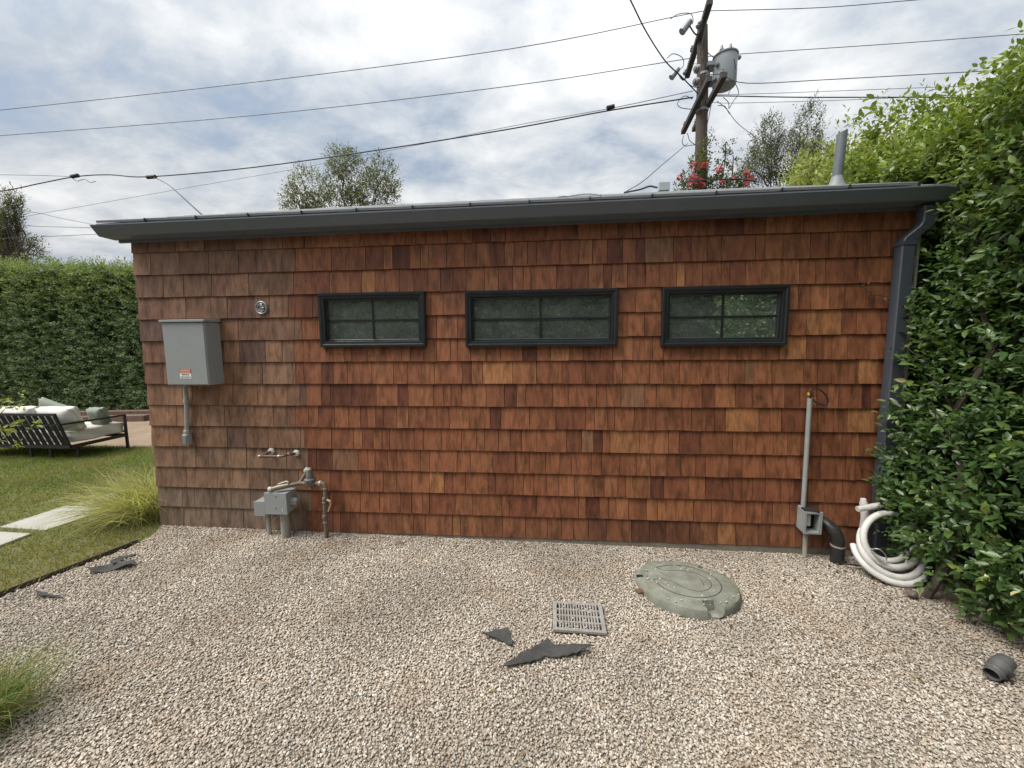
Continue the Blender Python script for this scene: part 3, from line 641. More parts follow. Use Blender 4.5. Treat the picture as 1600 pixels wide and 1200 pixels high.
# grey boxes on posts
B1 = thing('junction_box', 'larger grey junction box on a thick grey conduit stub', 'electrical box', (1.28, -.13, 0))
MB().box((1.186, -.17, .262), (1.372, -.035, .438)).build('box', M['grey_steel'], B1, bevel=.004)
MB().box((1.180, -.182, .256), (1.378, -.169, .444)).build('cover', M['grey_steel'], B1, bevel=.003)
b = MB(); b.lathe([(.038, 0), (.036, .03), (.022, .045)], (1.372, -.10, .34), (1, 0, 0), 6); b.build('side_hub', M['grey_steel'], B1)
for p in ((1.285, -.182, .417), (1.276, -.182, .318)): MB().lathe([(.008, 0), (.006, .004)], p, (0, -1, 0), 8).build('screw', M['galv'], B1)
MB().box((1.335, -.1835, .285), (1.339, -.1818, .31)).build('scratch', M['sticker_w'], B1)
MB().tube([(1.30, -.11, -.03), (1.298, -.11, .265)], .036, 16).build('conduit_stub', M['pvc_tan'], B1, smooth=True)
MB().lathe([(.041, 0), (.041, .03)], (1.298, -.11, .232), n=16).build('collar', M['pvc_grey'], B1, smooth=True)
B2 = thing('small_junction_box', 'smaller grey junction box on a thin conduit stub', 'electrical box', (1.10, -.10, 0))
MB().box((1.052, -.135, .222), (1.162, -.02, .345)).build('box', M['grey_steel'], B2, bevel=.003)
MB().box((1.049, -.141, .219), (1.148, -.1345, .348)).build('cover', M['grey_steel'], B2, bevel=.002)
MB().tube([(1.132, -.085, -.03), (1.130, -.085, .225)], .017, 12).build('conduit_stub', M['pvc_tan'], B2, smooth=True)
MB().lathe([(.024, 0), (.024, .018), (.018, .024)], (1.130, -.085, .200), n=12).build('collar', M['pvc_grey'], B2, smooth=True)
tag(MB().tube(smooth_path([(1.24, -.10, .20), (1.19, -.11, .17), (1.17, -.12, .09), (1.175, -.125, .02)], 5), .0022, 5).build('ground_wire', M['solder'], smooth=True), 'thin curved ground wire beside the thick conduit stub', 'wire')

# right conduit with wiring box
D_ = thing('wall_conduit', 'tall thin grey conduit with an open wiring box and wire loop', 'conduit', (5.54, -.05, 0))
MB().tube([(5.527, -.042, 1.235), (5.532, -.042, .8), (5.535, -.042, .37)], .0165, 12).build('pipe', M['pvc_grey'], D_, smooth=True)
MB().tube([(5.560, -.06, -.02), (5.556, -.058, .215)], .0165, 12).build('lower_pipe', M['pvc_tan'], D_, smooth=True)
MB().box((5.512, -.05, .335), (5.552, -.015, .385)).build('clamp', M['pvc_grey'], D_, bevel=.003)
bx = MB(); rot = Matrix.Rotation(R(-8), 3, 'Z'); ab = (5.56, -.06, .28)
bx.box((5.510, -.105, .205), (5.620, -.100, .215), rot, ab)
for a_, c_ in (((5.508, -.115, .205), (5.514, -.012, .365)), ((5.614, -.115, .205), (5.620, -.012, .365)), ((5.508, -.115, .203), (5.620, -.012, .209)), ((5.508, -.115, .361), (5.620, -.012, .367)), ((5.508, -.02, .205), (5.620, -.012, .365))): bx.box(a_, c_, rot, ab)
wb = bx.build('wiring_box', M['pvc_grey'], D_)
MB().ring(5.500, 5.628, .198, .373, [(0, -.122), (0, -.112), (.016, -.112), (.016, -.122)]).build('box_flange', M['pvc_grey'], wb)
MB().box((5.516, -.045, .215), (5.612, -.022, .357), rot, ab).build('dark_inside', M['black'], wb)
MB().box((5.535, -.085, .245), (5.572, -.045, .335), rot, ab).build('receptacle', M['white_trim'], wb, bevel=.003)
MB().box((5.515, -.118, .366), (5.612, -.03, .384), rot, ab).build('flip_cover', M['blackpl'], wb, bevel=.004)
loop = smooth_path([WY(1266, 622, -.042), WY(1267, 612, -.05), WY(1274, 608, -.055), WY(1284, 611, -.06), WY(1292, 621, -.06), WY(1293, 629, -.055), WY(1287, 633, -.05), WY(1276, 629, -.045), WY(1267, 622, -.04)], 5)
MB().tube(loop, .0058, 6).build('wire_loop', M['ink'], D_, smooth=True)
for a_ in ((1272, 612), (1271, 617), (1274, 618)): MB().tube([WY(1266, 619, -.042), WY(*a_, -.055)], .0035, 5).build('wire_end', M['ink'], D_)
MB().lathe([(.009, 0), (.0075, .014), (.004, .02)], WY(1264, 617, -.05), (-.55, -.3, .8), 8).build('wire_nut', M['tarred'], D_, smooth=True)

# black elbow pipe and cable
F_ = thing('drain_elbow', 'scuffed black plastic elbow pipe rising from the gravel against the wall', 'pipe', (5.75, -.1, 0))
pp = [(5.757, -.115, -.02), (5.757, -.115, .115), (5.750, -.115, .17), (5.730, -.10, .222), (5.702, -.06, .252), (5.69, -.012, .26)]
MB().tube(smooth_path(pp, 4), .044, 18).build('pipe', M['blackpl'], F_, smooth=True)
MB().lathe([(.047, 0), (.0485, .006), (.047, .012)], (5.756, -.115, .105), n=18).build('joint_ring', M['solder'], F_, smooth=True)
cab = smooth_path([WZ(1298, 868, .005)+Vector((0, -.03, 0)), (5.83, -.15, .06), (5.90, -.12, .085), (5.955, -.10, .06), (5.94, -.17, .012), (5.86, -.20, .004), (5.78, -.19, .006), (5.74, -.18, .006)], 6)
tag(MB().tube(cab, .005, 6).build('black_cable', M['blackpl'], smooth=True), 'thin black cable looping on the gravel beside the elbow pipe', 'cable')
tag(MB().tube([(5.925, -.19, .012), (5.965, -.235, .018)], .014, 10).build('pipe_offcut', M['pvc_tan'], smooth=True), 'short pale pipe offcut lying on the gravel near the white coil', 'pipe')

# white pvc coil
def coil(c, r, tilt, a0, a1, rot=0, squash=.92, n_=34):
    c = Vector(c); ax = Vector((math.cos(rot), math.sin(rot), 0)); ay = Vector((-math.sin(rot)*math.sin(tilt), -math.cos(rot)*math.sin(tilt)*-1*-1, math.cos(tilt)))
    return [c+ax*(r*math.cos(a0+(a1-a0)*i/n_))+ay*(r*squash*math.sin(a0+(a1-a0)*i/n_)) for i in range(n_+1)]
W_ = thing('white_pipe_coil', 'coil of thick white flexible pipe tied up and leaning at the hedge foot', 'pipe coil', (5.98, -.33, 0))
t1 = R(-24)
for (c, r, ti, a0, a1, ro) in (((6.0, -.27, .245), .198, R(-18), R(80), R(400), .05), ((6.01, -.225, .245), .180, R(-14), R(75), R(395), .10), ((6.0, -.27, .185), .205, R(-32), R(140), R(400), .02), ((5.995, -.255, .125), .212, R(-48), R(160), R(400), .0)):
    MB().tube(coil(c, r, ti, a0, a1, ro), .0215, 12).build('loop', M['pvc_white'], W_, smooth=True)
MB().tube(smooth_path([(5.825, -.315, .195), (5.85, -.345, .215), (5.885, -.35, .19), (5.91, -.345, .15), (5.895, -.35, .12), (5.865, -.345, .135), (5.825, -.32, .18)], 5), .0045, 6).build('tie_strap', M['solder'], W_, smooth=True)
P_ = thing('white_pipe_stub', 'upright white pipe with a slanted cut pipe lying across it by the downspout', 'pipe', (5.94, -.1, 0))
MB().tube([(5.945, -.085, .0), (5.955, -.088, .33), (5.935, -.088, .44), (5.930, -.088, .475)], [.027, .027, .026, .017], 14).build('pipe', M['pvc_white'], P_, smooth=True)
MB().tube([(5.835, -.165, .425), (6.06, -.14, .462), (6.25, -.12, .49)], .0205, 12).build('cross_pipe', M['pvc_white'], P_, smooth=True)

# ------------------------------------------------------------------ things lying in the gravel
def make_lid():
    t = thing('septic_lid', 'round faded green plastic tank lid half buried in the gravel', 'lid', (*LID_C, 0))
    radii = [0, .06, .12, .17, .21, .245, .262, .275, .30, .322, .332, .335]; hz = [.052, .052, .052, .052, .051, .050, .048, .047, .044, .036, .016, -.02]
    nA = 120; b = MB(); b.v.append((LID_C[0], LID_C[1], hz[0]))
    def notch(a): 
        a = math.degrees(a) % 360
        return min(abs(a-163), 360-abs(a-163)) < 9 or min(abs(a-283), 360-abs(a-283)) < 8 or min(abs(a-45), 360-abs(a-45)) < 8
    for i in range(1, len(radii)):
        for j in range(nA):
            a = 2*math.pi*j/nA; r = radii[i]; z = hz[i]
            wob = .006*math.sin(3*a+1)+.004*math.sin(7*a) if r > .3 else 0
            if notch(a) and r > .255: z = .004+.020*math.sin(a)*r/.33
            b.v.append((LID_C[0]+(r+wob)*math.cos(a), LID_C[1]+.93*(r+wob)*math.sin(a), z-.020*math.sin(a)*r/.33))
    for j in range(nA): b.f.append((0, 1+j, 1+(j+1) % nA))
    for i in range(len(radii)-2):
        for j in range(nA): p = 1+i*nA+j; q = 1+i*nA+(j+1) % nA; b.f.append((p, p+nA, q+nA, q))
    b.build('lid_plate', M['lidgreen'], t, smooth=True)
    zf = lambda x, y: .0515-.020*(y-LID_C[1])/(.93*.33)
    def groove(pts): MB().tube([(LID_C[0]+x, LID_C[1]+.93*y, zf(LID_C[0]+x, LID_C[1]+.93*y)-.0025) for x, y in pts], .0045, 6).build('groove', M['lidline'], t, smooth=True)
    th = R(-20); rt = lambda p: (p[0]*math.cos(th)-p[1]*math.sin(th), p[0]*math.sin(th)+p[1]*math.cos(th))
    groove([rt((.215*math.cos(a), .215*math.sin(a))) for a in [R(-150)+R(255)*i/40 for i in range(41)]])
    A = smooth_path([(-.205, -.09, 0), (-.16, -.05, 0), (-.08, -.06, 0), (.0, -.115, 0), (.08, -.12, 0), (.14, -.06, 0), (.155, .02, 0), (.12, .09, 0), (.05, .13, 0), (-.04, .13, 0), (-.10, .10, 0), (-.16, .085, 0), (-.20, .105, 0)], 6)
    groove([rt((p.x, p.y)) for p in A])
    groove([rt((-.20+.16*i/8, .11+.09*math.sin(i/8*1.9))) for i in range(9)])
    groove([rt(p) for p in ((.085, .06), (.105, .0), (.11, -.03))])
    for a in (163, 283): MB().box((LID_C[0]+.298*math.cos(R(a))-.022, LID_C[1]+.298*math.sin(R(a))-.016, -.01), (LID_C[0]+.298*math.cos(R(a))+.022, LID_C[1]+.298*math.sin(R(a))+.016, .014)).build('bolt_well', M['black'] if a == 163 else M['grate'], t)
make_lid()

def make_grate():
    cx, cy = 3.726, -.909; t = thing('drain_grate', 'square grey slotted drain grate set flat in the gravel', 'drain grate', (cx, cy, 0))
    W, H = .306, .250; rot = Matrix.Rotation(R(-1.5), 3, 'Z'); C0 = (cx, cy, .02); z0, z1 = .006, .024
    def bx(x0, x1, y0, y1, zz=z1, name='rib', bv=0): return MB().box((cx+x0, cy+y0, z0), (cx+x1, cy+y1, zz), rot, C0).build(name, M['grate'], t, bevel=bv)
    MB().box((cx-W/2+.004, cy-H/2+.004, -.02), (cx+W/2-.004, cy+H/2-.004, -.012), rot, C0).build('sump', M['black'], t)
    e = .024
    bx(-W/2, W/2, -H/2, -H/2+.020, z1, 'frame_side', .003); bx(-W/2, W/2, H/2-.018, H/2, z1, 'frame_side', .003)
    bx(-W/2, -W/2+e, -H/2+.020, H/2-.018, z1-.0005, 'frame_side', .002); bx(W/2-e, W/2, -H/2+.020, H/2-.018, z1-.0005, 'frame_side', .002)
    xs = W-2*e; p = xs/15
    for i in range(1, 15): bx(-W/2+e+p*i-.0047, -W/2+e+p*i+.0047, -H/2+.019, H/2-.017, z1-.001)
    ys = H-.038
    for j in range(1, 4): yj = -H/2+.020+ys*j/4; bx(-W/2+e, W/2-e, yj-.0055, yj+.0055, z1-.0016, 'cross_rib')
make_grate()

def scrap(name, poly, label, cat='scrap', h=.019, curl=.018, seed=0, mt=None):
    r_ = random.Random(seed); bm = bmesh.new(); c = Vector((sum(p[0] for p in poly)/len(poly), sum(p[1] for p in poly)/len(poly), 0))
    dense = []
    for i, p in enumerate(poly):
        q = poly[(i+1) % len(poly)]; d = math.hypot(q[0]-p[0], q[1]-p[1]); k = max(1, int(d/.018))
        for s_ in range(k): dense.append((p[0]+(q[0]-p[0])*s_/k+r_.uniform(-.0055, .0055), p[1]+(q[1]-p[1])*s_/k+r_.uniform(-.0055, .0055)))
    f = bm.faces.new([bm.verts.new((x, y, 0)) for x, y in dense])
    bmesh.ops.triangulate(bm, faces=[f]); bmesh.ops.subdivide_edges(bm, edges=bm.edges[:], cuts=1, use_grid_fill=True)
    for v in bm.verts:
        d = (Vector((v.co.x, v.co.y, 0))-c).length
        v.co.z = gz(v.co.x, v.co.y)+h+curl*(math.sin(v.co.x*17+seed)*math.cos(v.co.y*23+seed*2)*.5+min(1, d/.2)**2*.7)
    bmesh.ops.recalc_face_normals(bm, faces=bm.faces[:])
    me = bpy.data.meshes.new(name); bm.to_mesh(me); bm.free(); me.materials.append(mt or M['rubber']); o = bpy.data.objects.new(name, me); col.objects.link(o)
    md = o.modifiers.new('thickness', 'SOLIDIFY'); md.thickness = .005; md.offset = -1
    return tag(o, label, cat, 'torn black scraps on the gravel')
scrap('felt_scrap', [(3.292, -1.316), (3.537, -1.096), (3.552, -1.112), (3.567, -1.133), (3.786, -1.143), (3.692, -1.2), (3.60, -1.217), (3.517, -1.213), (3.500, -1.238), (3.469, -1.258), (3.393, -1.281)], 'long torn piece of black felt on the gravel below the drain grate', seed=1)
scrap('felt_scrap', [(3.167, -1.102), (3.24, -1.054), (3.309, -1.042), (3.347, -1.116), (3.345, -1.153), (3.28, -1.121), (3.226, -1.109)], 'small rounded scrap of black felt left of the long torn piece', seed=2, curl=.028)
scrap('felt_scrap', [(.182, -.699), (.245, -.604), (.388, -.567), (.447, -.603), (.412, -.645), (.303, -.691), (.227, -.721)], 'curled black felt strip on the gravel by the lawn edging', seed=3, h=.018, curl=.04)
scrap('felt_scrap', [(.23, -.591), (.184, -.497), (.282, -.461), (.30, -.478), (.248, -.521), (.286, -.56), (.291, -.627)], 'crooked black felt scrap lying behind the curled strip', seed=4, curl=.03)
scrap('felt_scrap', [(.102, -.941), (.152, -.954), (.33, -.963), (.357, -.977), (.185, -.985)], 'thin black felt sliver on the gravel close to the lawn corner', seed=5, curl=.02)
# small stones and litter
def rock(p, r, label, mt, sq=(1, .8, .55), sd=0, name='loose_stone'):
    rr = random.Random(sd); bm = bmesh.new(); bmesh.ops.create_icosphere(bm, subdivisions=2, radius=1)
    for v in bm.verts: v.co = Vector((v.co.x*sq[0], v.co.y*sq[1], v.co.z*sq[2]))*r*(1+.18*math.sin(v.co.x*3+sd)*math.cos(v.co.y*4+sd)+rr.uniform(-.05, .05))+Vector(p)
    me = bpy.data.meshes.new(name); bm.to_mesh(me); bm.free(); me.materials.append(mt); o = bpy.data.objects.new(name, me); col.objects.link(o); return tag(o, label, 'stone')
M['stone'] = mat('brown_stone', (.17, .14, .11), .85, var=(30, (.10, .08, .065)), bump=(80, .4, .004))
p = WY(624, 843, -.12); rock((p.x, -.13, .008), .045, 'dark flat stone on the gravel at the foot of the wall', M['stone'], (1.2, .7, .4), 3)
p = WZ(1425, 930, .0); rock((p.x, p.y, .012), .035, 'brown stone at the foot of the hedge near the coil', M['stone'], (1, .9, .6), 5)
rock((4.165, -.63, .012), .030, 'reddish clod beside the notched edge of the lid', mat('red_clod', (.17, .09, .06), .95, var=(40, (.09, .05, .035))), (1.2, .8, .5), 8)
for i, (px, py) in enumerate(((680, 862), (1240, 905))): pass

# landscape spotlight lying on its side
L_ = thing('spotlight', 'charcoal landscape spotlight lying tipped over on the gravel', 'spotlight', (5.73, -1.19, 0))
d = Vector((-.88, -.42, -.16)).normalized(); c0 = Vector((5.842, -1.125, .062))
MB().lathe([(.010, 0), (.028, .004), (.036, .016), (.038, .05), (.038, .085), (.034, .092), (.034, .100), (.031, .106), (.031, .158), (.027, .161), (.027, .134)], c0, d, 22).build('housing', M['lamp'], L_, smooth=True)
MB().lathe([(.040, 0), (.041, .004), (.041, .012), (.039, .016)], c0+d*.07, d, 22).build('band', M['lamp'], L_, smooth=True)
MB().lathe([(.032, 0), (.035, .004), (.035, .016), (.032, .020)], c0+d*.118, d, 22).build('shroud_ring', M['lamp'], L_, smooth=True)
MB().lathe([(.024, 0), (.026, .003)], c0+d*.138, d, 18).build('lens', M['black'], L_, smooth=True)
MB().tube([c0+d*.10+Vector((0, 0, -.03)), c0+d*.12+Vector((.0, -.01, -.066))], [.012, .016], 10).build('knuckle', M['blackpl'], L_, smooth=True)
MB().tube([c0+d*.13+Vector((.0, -.01, -.06)), c0+d*.08+Vector((.03, -.03, -.056))], .013, 10).build('stake_mount', M['blackpl'], L_, smooth=True)

# ------------------------------------------------------------------ sofa on the lawn
LZ = lz(2.6)
F = thing('outdoor_sofa', 'low black metal outdoor sofa with strap back and white seat cushion', 'sofa', (-4.8, 2.55, LZ))
sx0, sx1, yb, yf = -6.05, -3.82, 2.16, 2.96; zb0 = .135; zt0 = .665; ytop = 2.02
m_ = M['sofa_frame']
for nm, p, q, w, h_ in (('base_rail', (sx0, yb, zb0), (sx1, yb, zb0), .04, .05), ('base_rail', (sx0, yf, zb0), (sx1, yf, zb0), .04, .05), ('base_rail', (sx1, yb, zb0), (sx1, yf, zb0), .035, .05), ('base_rail', (sx0, yb, zb0), (sx0, yf, zb0), .035, .05),
                        ('back_rail', (sx0, ytop, zt0), (sx1, ytop, zt0), .03, .035), ('back_post', (sx1-.02, yb, zb0), (sx1-.02, ytop, zt0), .035, .03), ('back_post', (sx0+.02, yb, zb0), (sx0+.02, ytop, zt0), .035, .03),
                        ('arm_rail', (sx0, yb-.10, .505), (sx1+.01, yb-.10, .505), .03, .028), ('arm_rail', (sx1+.01, yb-.10, .505), (sx1+.01, yf, .49), .03, .028),
                        ('leg', (sx1, yf, .49), (sx1, yf, LZ), .035, .03), ('leg', (sx0, yf, .49), (sx0, yf, LZ), .035, .03), ('leg', (sx1-.05, yb+.12, zb0), (sx1-.05, yb+.12, LZ), .03, .03), ('leg', (sx0+.1, yb+.12, zb0), (sx0+.1, yb+.12, LZ), .03, .03), ('leg', (-4.6, yb+.05, zb0), (-4.6, yb+.05, LZ), .03, .03), ('leg', (-4.25, yb+.05, zb0), (-4.25, yb+.05, LZ), .03, .03)):
    MB().bar(p, q, w, h_).build(nm, m_, F)
ns = 19
for i in range(ns):
    x = sx0+.10+(sx1-sx0-.2)*i/(ns-1)
    MB().bar((x+.015, yb-.012, zb0+.02), (x-.015, ytop-.014, zt0-.01), .082, .004, up=(0, 1, 0)).build('strap', M['strap'], F)
def cushion(b0, b1, name, mt, parent=None, rot=None, puff=.035, seg=8):
    bm = bmesh.new(); bmesh.ops.create_cube(bm, size=2); bmesh.ops.subdivide_edges(bm, edges=bm.edges[:], cuts=seg, use_grid_fill=True)
    a, c = Vector(b0), Vector(b1); ce = (a+c)/2; hf = (c-a)/2; mn = min(range(3), key=lambda i: hf[i])
    for v in bm.verts:
        p = v.co.copy(); o2 = [i for i in range(3) if i != mn]; e = (1-abs(p[o2[0]])**4)*(1-abs(p[o2[1]])**4)
        q = Vector((p.x*hf.x, p.y*hf.y, p.z*hf.z)); q[mn] *= (.45+.55*e**.5 if puff > .03 else .8+.2*e**.5)
        q += Vector((math.sin(p.y*5+p.z*3), math.cos(p.x*4+p.z*5), math.sin(p.x*6+p.y*4)))*.006
        v.co = ce+(rot @ q if rot is not None else q)
    me = bpy.data.meshes.new(name); bm.to_mesh(me); bm.free(); me.polygons.foreach_set('use_smooth', [True]*len(me.polygons)); me.materials.append(mt)
    o = bpy.data.objects.new(name, me); col.objects.link(o); adopt(o, parent); return o
for a, c in ((sx0+.04, -4.94), (-4.93, sx1-.03)): cushion((a, yb+.06, .165), (c, yf-.01, .385), 'seat_cushion', M['cushion'], F, puff=.02)
rx = Matrix.Rotation(R(14), 3, 'X'); GP = 'loose pillows on the sofa'
for a, c, lb in ((-4.42, sx1+.0, 'white square pillow at the arm end of the sofa'), (-5.2, -4.5, 'white square pillow in the middle of the sofa back'), (-5.98, -5.28, 'white square pillow at the far end of the sofa back')):
    tag(cushion((a, yb+.02, .37), (c, yb+.25, .74), 'sofa_pillow', M['cushion'], rot=rx, puff=.05), lb, 'pillow', GP)
tag(cushion((-4.72, yb+.25, .38), (-4.28, yb+.41, .80), 'sage_pillow', M['sage'], rot=rx @ Matrix.Rotation(R(24), 3, 'Y'), puff=.05), 'sage green pillow poking up behind the white pillows', 'pillow', GP)
tag(cushion((-4.12, 2.62, .38), (-3.86, 2.80, .66), 'sage_pillow', M['sage'], rot=rx, puff=.05), 'sage green pillow leaning against the arm of the sofa', 'pillow', GP)
for (p, q, lb) in (((-7.9, 5.1, .05), (-6.15, 5.38, .05), 'red timber plank edging at the hedge foot nearer the lawn'), ((-8.2, 5.42, .12), (-6.0, 5.72, .12), 'upper red timber plank edging against the hedge foot')):
    a, c = Vector(p), Vector(q); tag(MB().bar(a+Vector((0, 0, -.11)), c+Vector((0, 0, -.11)), .16, .17).build('timber_edging', M['brick'], bevel=.01), lb, 'timber')
tag(MB().bar((-6.9, 5.55, -.06), (-5.3, 5.62, -.06), .14, .12).build('concrete_kerb', M['paver'], bevel=.01), 'short pale concrete kerb at the hedge foot', 'kerb')

# ------------------------------------------------------------------ foliage
def sprigs(P, D, L, nl, size, spread=.9):
    """leafy shoots: positions P, directions D, lengths L -> leaf positions, directions, normals, sizes"""
    n_ = len(P); D = D/np.linalg.norm(D, axis=1, keepdims=True); t = (np.arange(nl)+.6)/nl
    a = np.cross(D, rng.normal(size=(n_, 3))); a /= np.linalg.norm(a, axis=1, keepdims=True)+1e-9; c = np.cross(D, a)
    ph = rng.uniform(0, 6.28, (n_, 1))+np.arange(nl)[None]*2.4
    rad = a[:, None]*np.cos(ph)[..., None]+c[:, None]*np.sin(ph)[..., None]
    pos = P[:, None]+D[:, None]*(L[:, None]*t[None])[..., None]+rad*.004
    ld = D[:, None]*(.45+.6*t[None, :, None])+rad*spread*(1.05-.5*t[None, :, None])+rng.normal(0, .18, (n_, nl, 3)); ld[..., 2] -= .08
    nm = np.array([0, 0, 1.])+.7*D[:, None]-.4*rad+rng.normal(0, .35, (n_, nl, 3))
    sz = size*rng.uniform(.6, 1.15, (n_, nl))*(1.05-.35*t[None])*rng.uniform(.6, 1.3, (n_, 1))
    return pos.reshape(-1, 3), ld.reshape(-1, 3), nm.reshape(-1, 3), sz.ravel(), np.repeat(np.arange(n_), nl), np.tile(t, n_)
def branch(b, p, q, r0, r1, wig=.06, n_=6):
    p, q = Vector(p), Vector(q); L = (q-p).length
    pts = [p.lerp(q, i/n_)+Vector([random.uniform(-1, 1)*wig*L*(0 < i < n_) for _ in range(3)]) for i in range(n_+1)]
    b.tube(pts, [r0+(r1-r0)*i/n_ for i in range(n_+1)], 7); return pts

# --- right hedge, near
def right_hedge():
    H = thing('glossy_hedge', 'tall dark green glossy leaved hedge beside the downspout and the gravel', 'hedge', (6.6, -.6, 0))
    # side face
    n_ = 4900; y = -3.0+3.6*rng.uniform(0, 1, n_)**.8; z = rng.uniform(.03, 3.35, n_)
    Q = np.c_[np.zeros(n_), y, z]; nb = vnoise(Q, 2.6, 1)*.10+vnoise(Q, 7, 2)*.05
    xf = 6.09+.05*z/2.5+np.where(y > -.12, .22, 0)+.17*np.clip((z-1.9)/.4, 0, 1)*np.clip((y+.62)/.25, 0, 1)-.06*np.exp(-((z-.45)/.35)**2)*(y < -.35)+.16*np.clip((.28-z)/.25, 0, 1)*(y > -.62)+.05*np.clip(-y-1., 0, 1) - .10*np.exp(-((z-.85)/.5)**2)*(y < -.1)
    dep = np.abs(rng.normal(0, .16, n_)); x = xf-nb+dep
    P1 = np.c_[x, y, z]; D1 = np.c_[-1.+0*y, rng.normal(-.15, .55, n_), rng.normal(.35, .5, n_)]
    # top and shoots
    n2 = 1500; y2 = rng.uniform(-2.6, 1.2, n2); x2 = rng.uniform(6.15, 7.5, n2); z2 = 3.05+.16*np.clip(y2, 0, 9)+.16*(x2-6.15)+vnoise(np.c_[x2, y2, y2*0], 2.2, 3)*.22-np.abs(rng.normal(0, .13, n2))
    P2 = np.c_[x2, y2, z2]; D2 = np.c_[rng.normal(-.2, .4, n2), rng.normal(-.1, .4, n2), np.ones(n2)]
    # far end face looking at the roof
    n3 = 500; x3 = rng.uniform(6.3, 7.4, n3); z3 = rng.uniform(2.4, 3.7, n3); y3 = .6+np.abs(rng.normal(0, .1, n3)); P3_ = np.c_[x3, y3, z3]; D3 = np.c_[rng.normal(-.3, .5, n3), rng.normal(.2, .5, n3), rng.normal(.5, .4, n3)]
    P = np.r_[P1, P2, P3_]; D = np.r_[D1, D2, D3]
    pos, d, nm, sz, own, t = sprigs(P, D, rng.uniform(.10, .22, len(P)), 8, .066)
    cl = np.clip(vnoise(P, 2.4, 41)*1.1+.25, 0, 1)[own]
    yellow_mix = np.clip(t-.4, 0, 1)*1.5*cl+.35*cl*(pos[:, 1] < -.5)+np.clip((pos[:, 2]-2.2)/1.0, 0, 1)*.8  # yellower towards the shoot tips, in clumps and towards the top
    yellow_mix = np.clip(yellow_mix, 0, 1)[:, None]
    c = pal(len(pos), [(.058, .110, .032), (.076, .138, .038), (.046, .09, .03), (.095, .155, .045)])*(1-yellow_mix)+pal(len(pos), [(.20, .27, .05), (.26, .32, .07), (.16, .23, .045)])*yellow_mix
    old = rng.uniform(0, 1, len(pos)) < .006; c[old] = (.55, .50, .25)
    # the leaves that show largest stand as leaves of their own
    rel = pos-np.array(CAM); dp = rel@np.array(fwd); px = 800+600*(rel@np.array(rgt))/dp; py = 600-600*(rel@np.array(upv))/dp
    front = (pos[:, 1] < -.12) & (pos[:, 0] < (6.10+.05*pos[:, 2]/2.5)+.0) & (px > 0) & (px < 1590) & (py > 20) & (py < 1190)
    score = np.where(front, sz/dp, 0); top_ = np.argsort(-score)[:280]; sel = np.zeros(len(pos), bool); sel[top_] = True
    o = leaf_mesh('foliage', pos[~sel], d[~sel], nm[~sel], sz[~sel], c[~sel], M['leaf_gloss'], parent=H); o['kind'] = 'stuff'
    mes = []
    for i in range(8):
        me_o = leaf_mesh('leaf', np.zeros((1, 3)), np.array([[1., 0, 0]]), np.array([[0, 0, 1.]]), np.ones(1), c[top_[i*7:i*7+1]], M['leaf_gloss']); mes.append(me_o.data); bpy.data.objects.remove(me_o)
    dd, ss, uu = frames(d[sel], nm[sel]); pp = pos[sel]; zz = sz[sel]*1.05
    for i in range(len(pp)):
        o = bpy.data.objects.new('leaf', mes[i % 8]); col.objects.link(o); o.parent = H; o.matrix_parent_inverse = Matrix.Translation(-Vector(H.location))
        mm = Matrix((Vector(dd[i])*zz[i], Vector(ss[i])*zz[i], Vector(uu[i])*zz[i])).transposed().to_4x4(); mm.translation = Vector(pp[i]); o.matrix_basis = mm
    for (x, y_) in ((6.03, -.50), (6.30, -.25), (6.35, -.9), (6.45, -1.4), (6.4, -2.0), (6.6, .1), (6.7, -.6), (6.5, -2.6)):
        b = MB(); pts = branch(b, (x, y_, -.05), (x+.25+random.uniform(0, .3), y_+random.uniform(-.2, .2), 3.2), .026, .008, .03, 10)
        for k in range(2, 10):
            p = pts[k]; branch(b, p, p+Vector((random.uniform(-.5, .1), random.uniform(-.35, .35), random.uniform(.15, .5))), .008, .002, .025, 6)
        b.build('stem', M['bark'], H, smooth=True)
    # dim inner mass so that one does not see through
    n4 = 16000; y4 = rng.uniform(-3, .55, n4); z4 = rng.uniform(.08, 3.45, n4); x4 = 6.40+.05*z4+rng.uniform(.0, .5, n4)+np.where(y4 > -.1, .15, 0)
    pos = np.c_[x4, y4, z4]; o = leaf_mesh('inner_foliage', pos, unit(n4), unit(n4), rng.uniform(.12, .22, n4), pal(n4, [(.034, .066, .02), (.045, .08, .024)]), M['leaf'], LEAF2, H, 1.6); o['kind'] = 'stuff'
right_hedge()

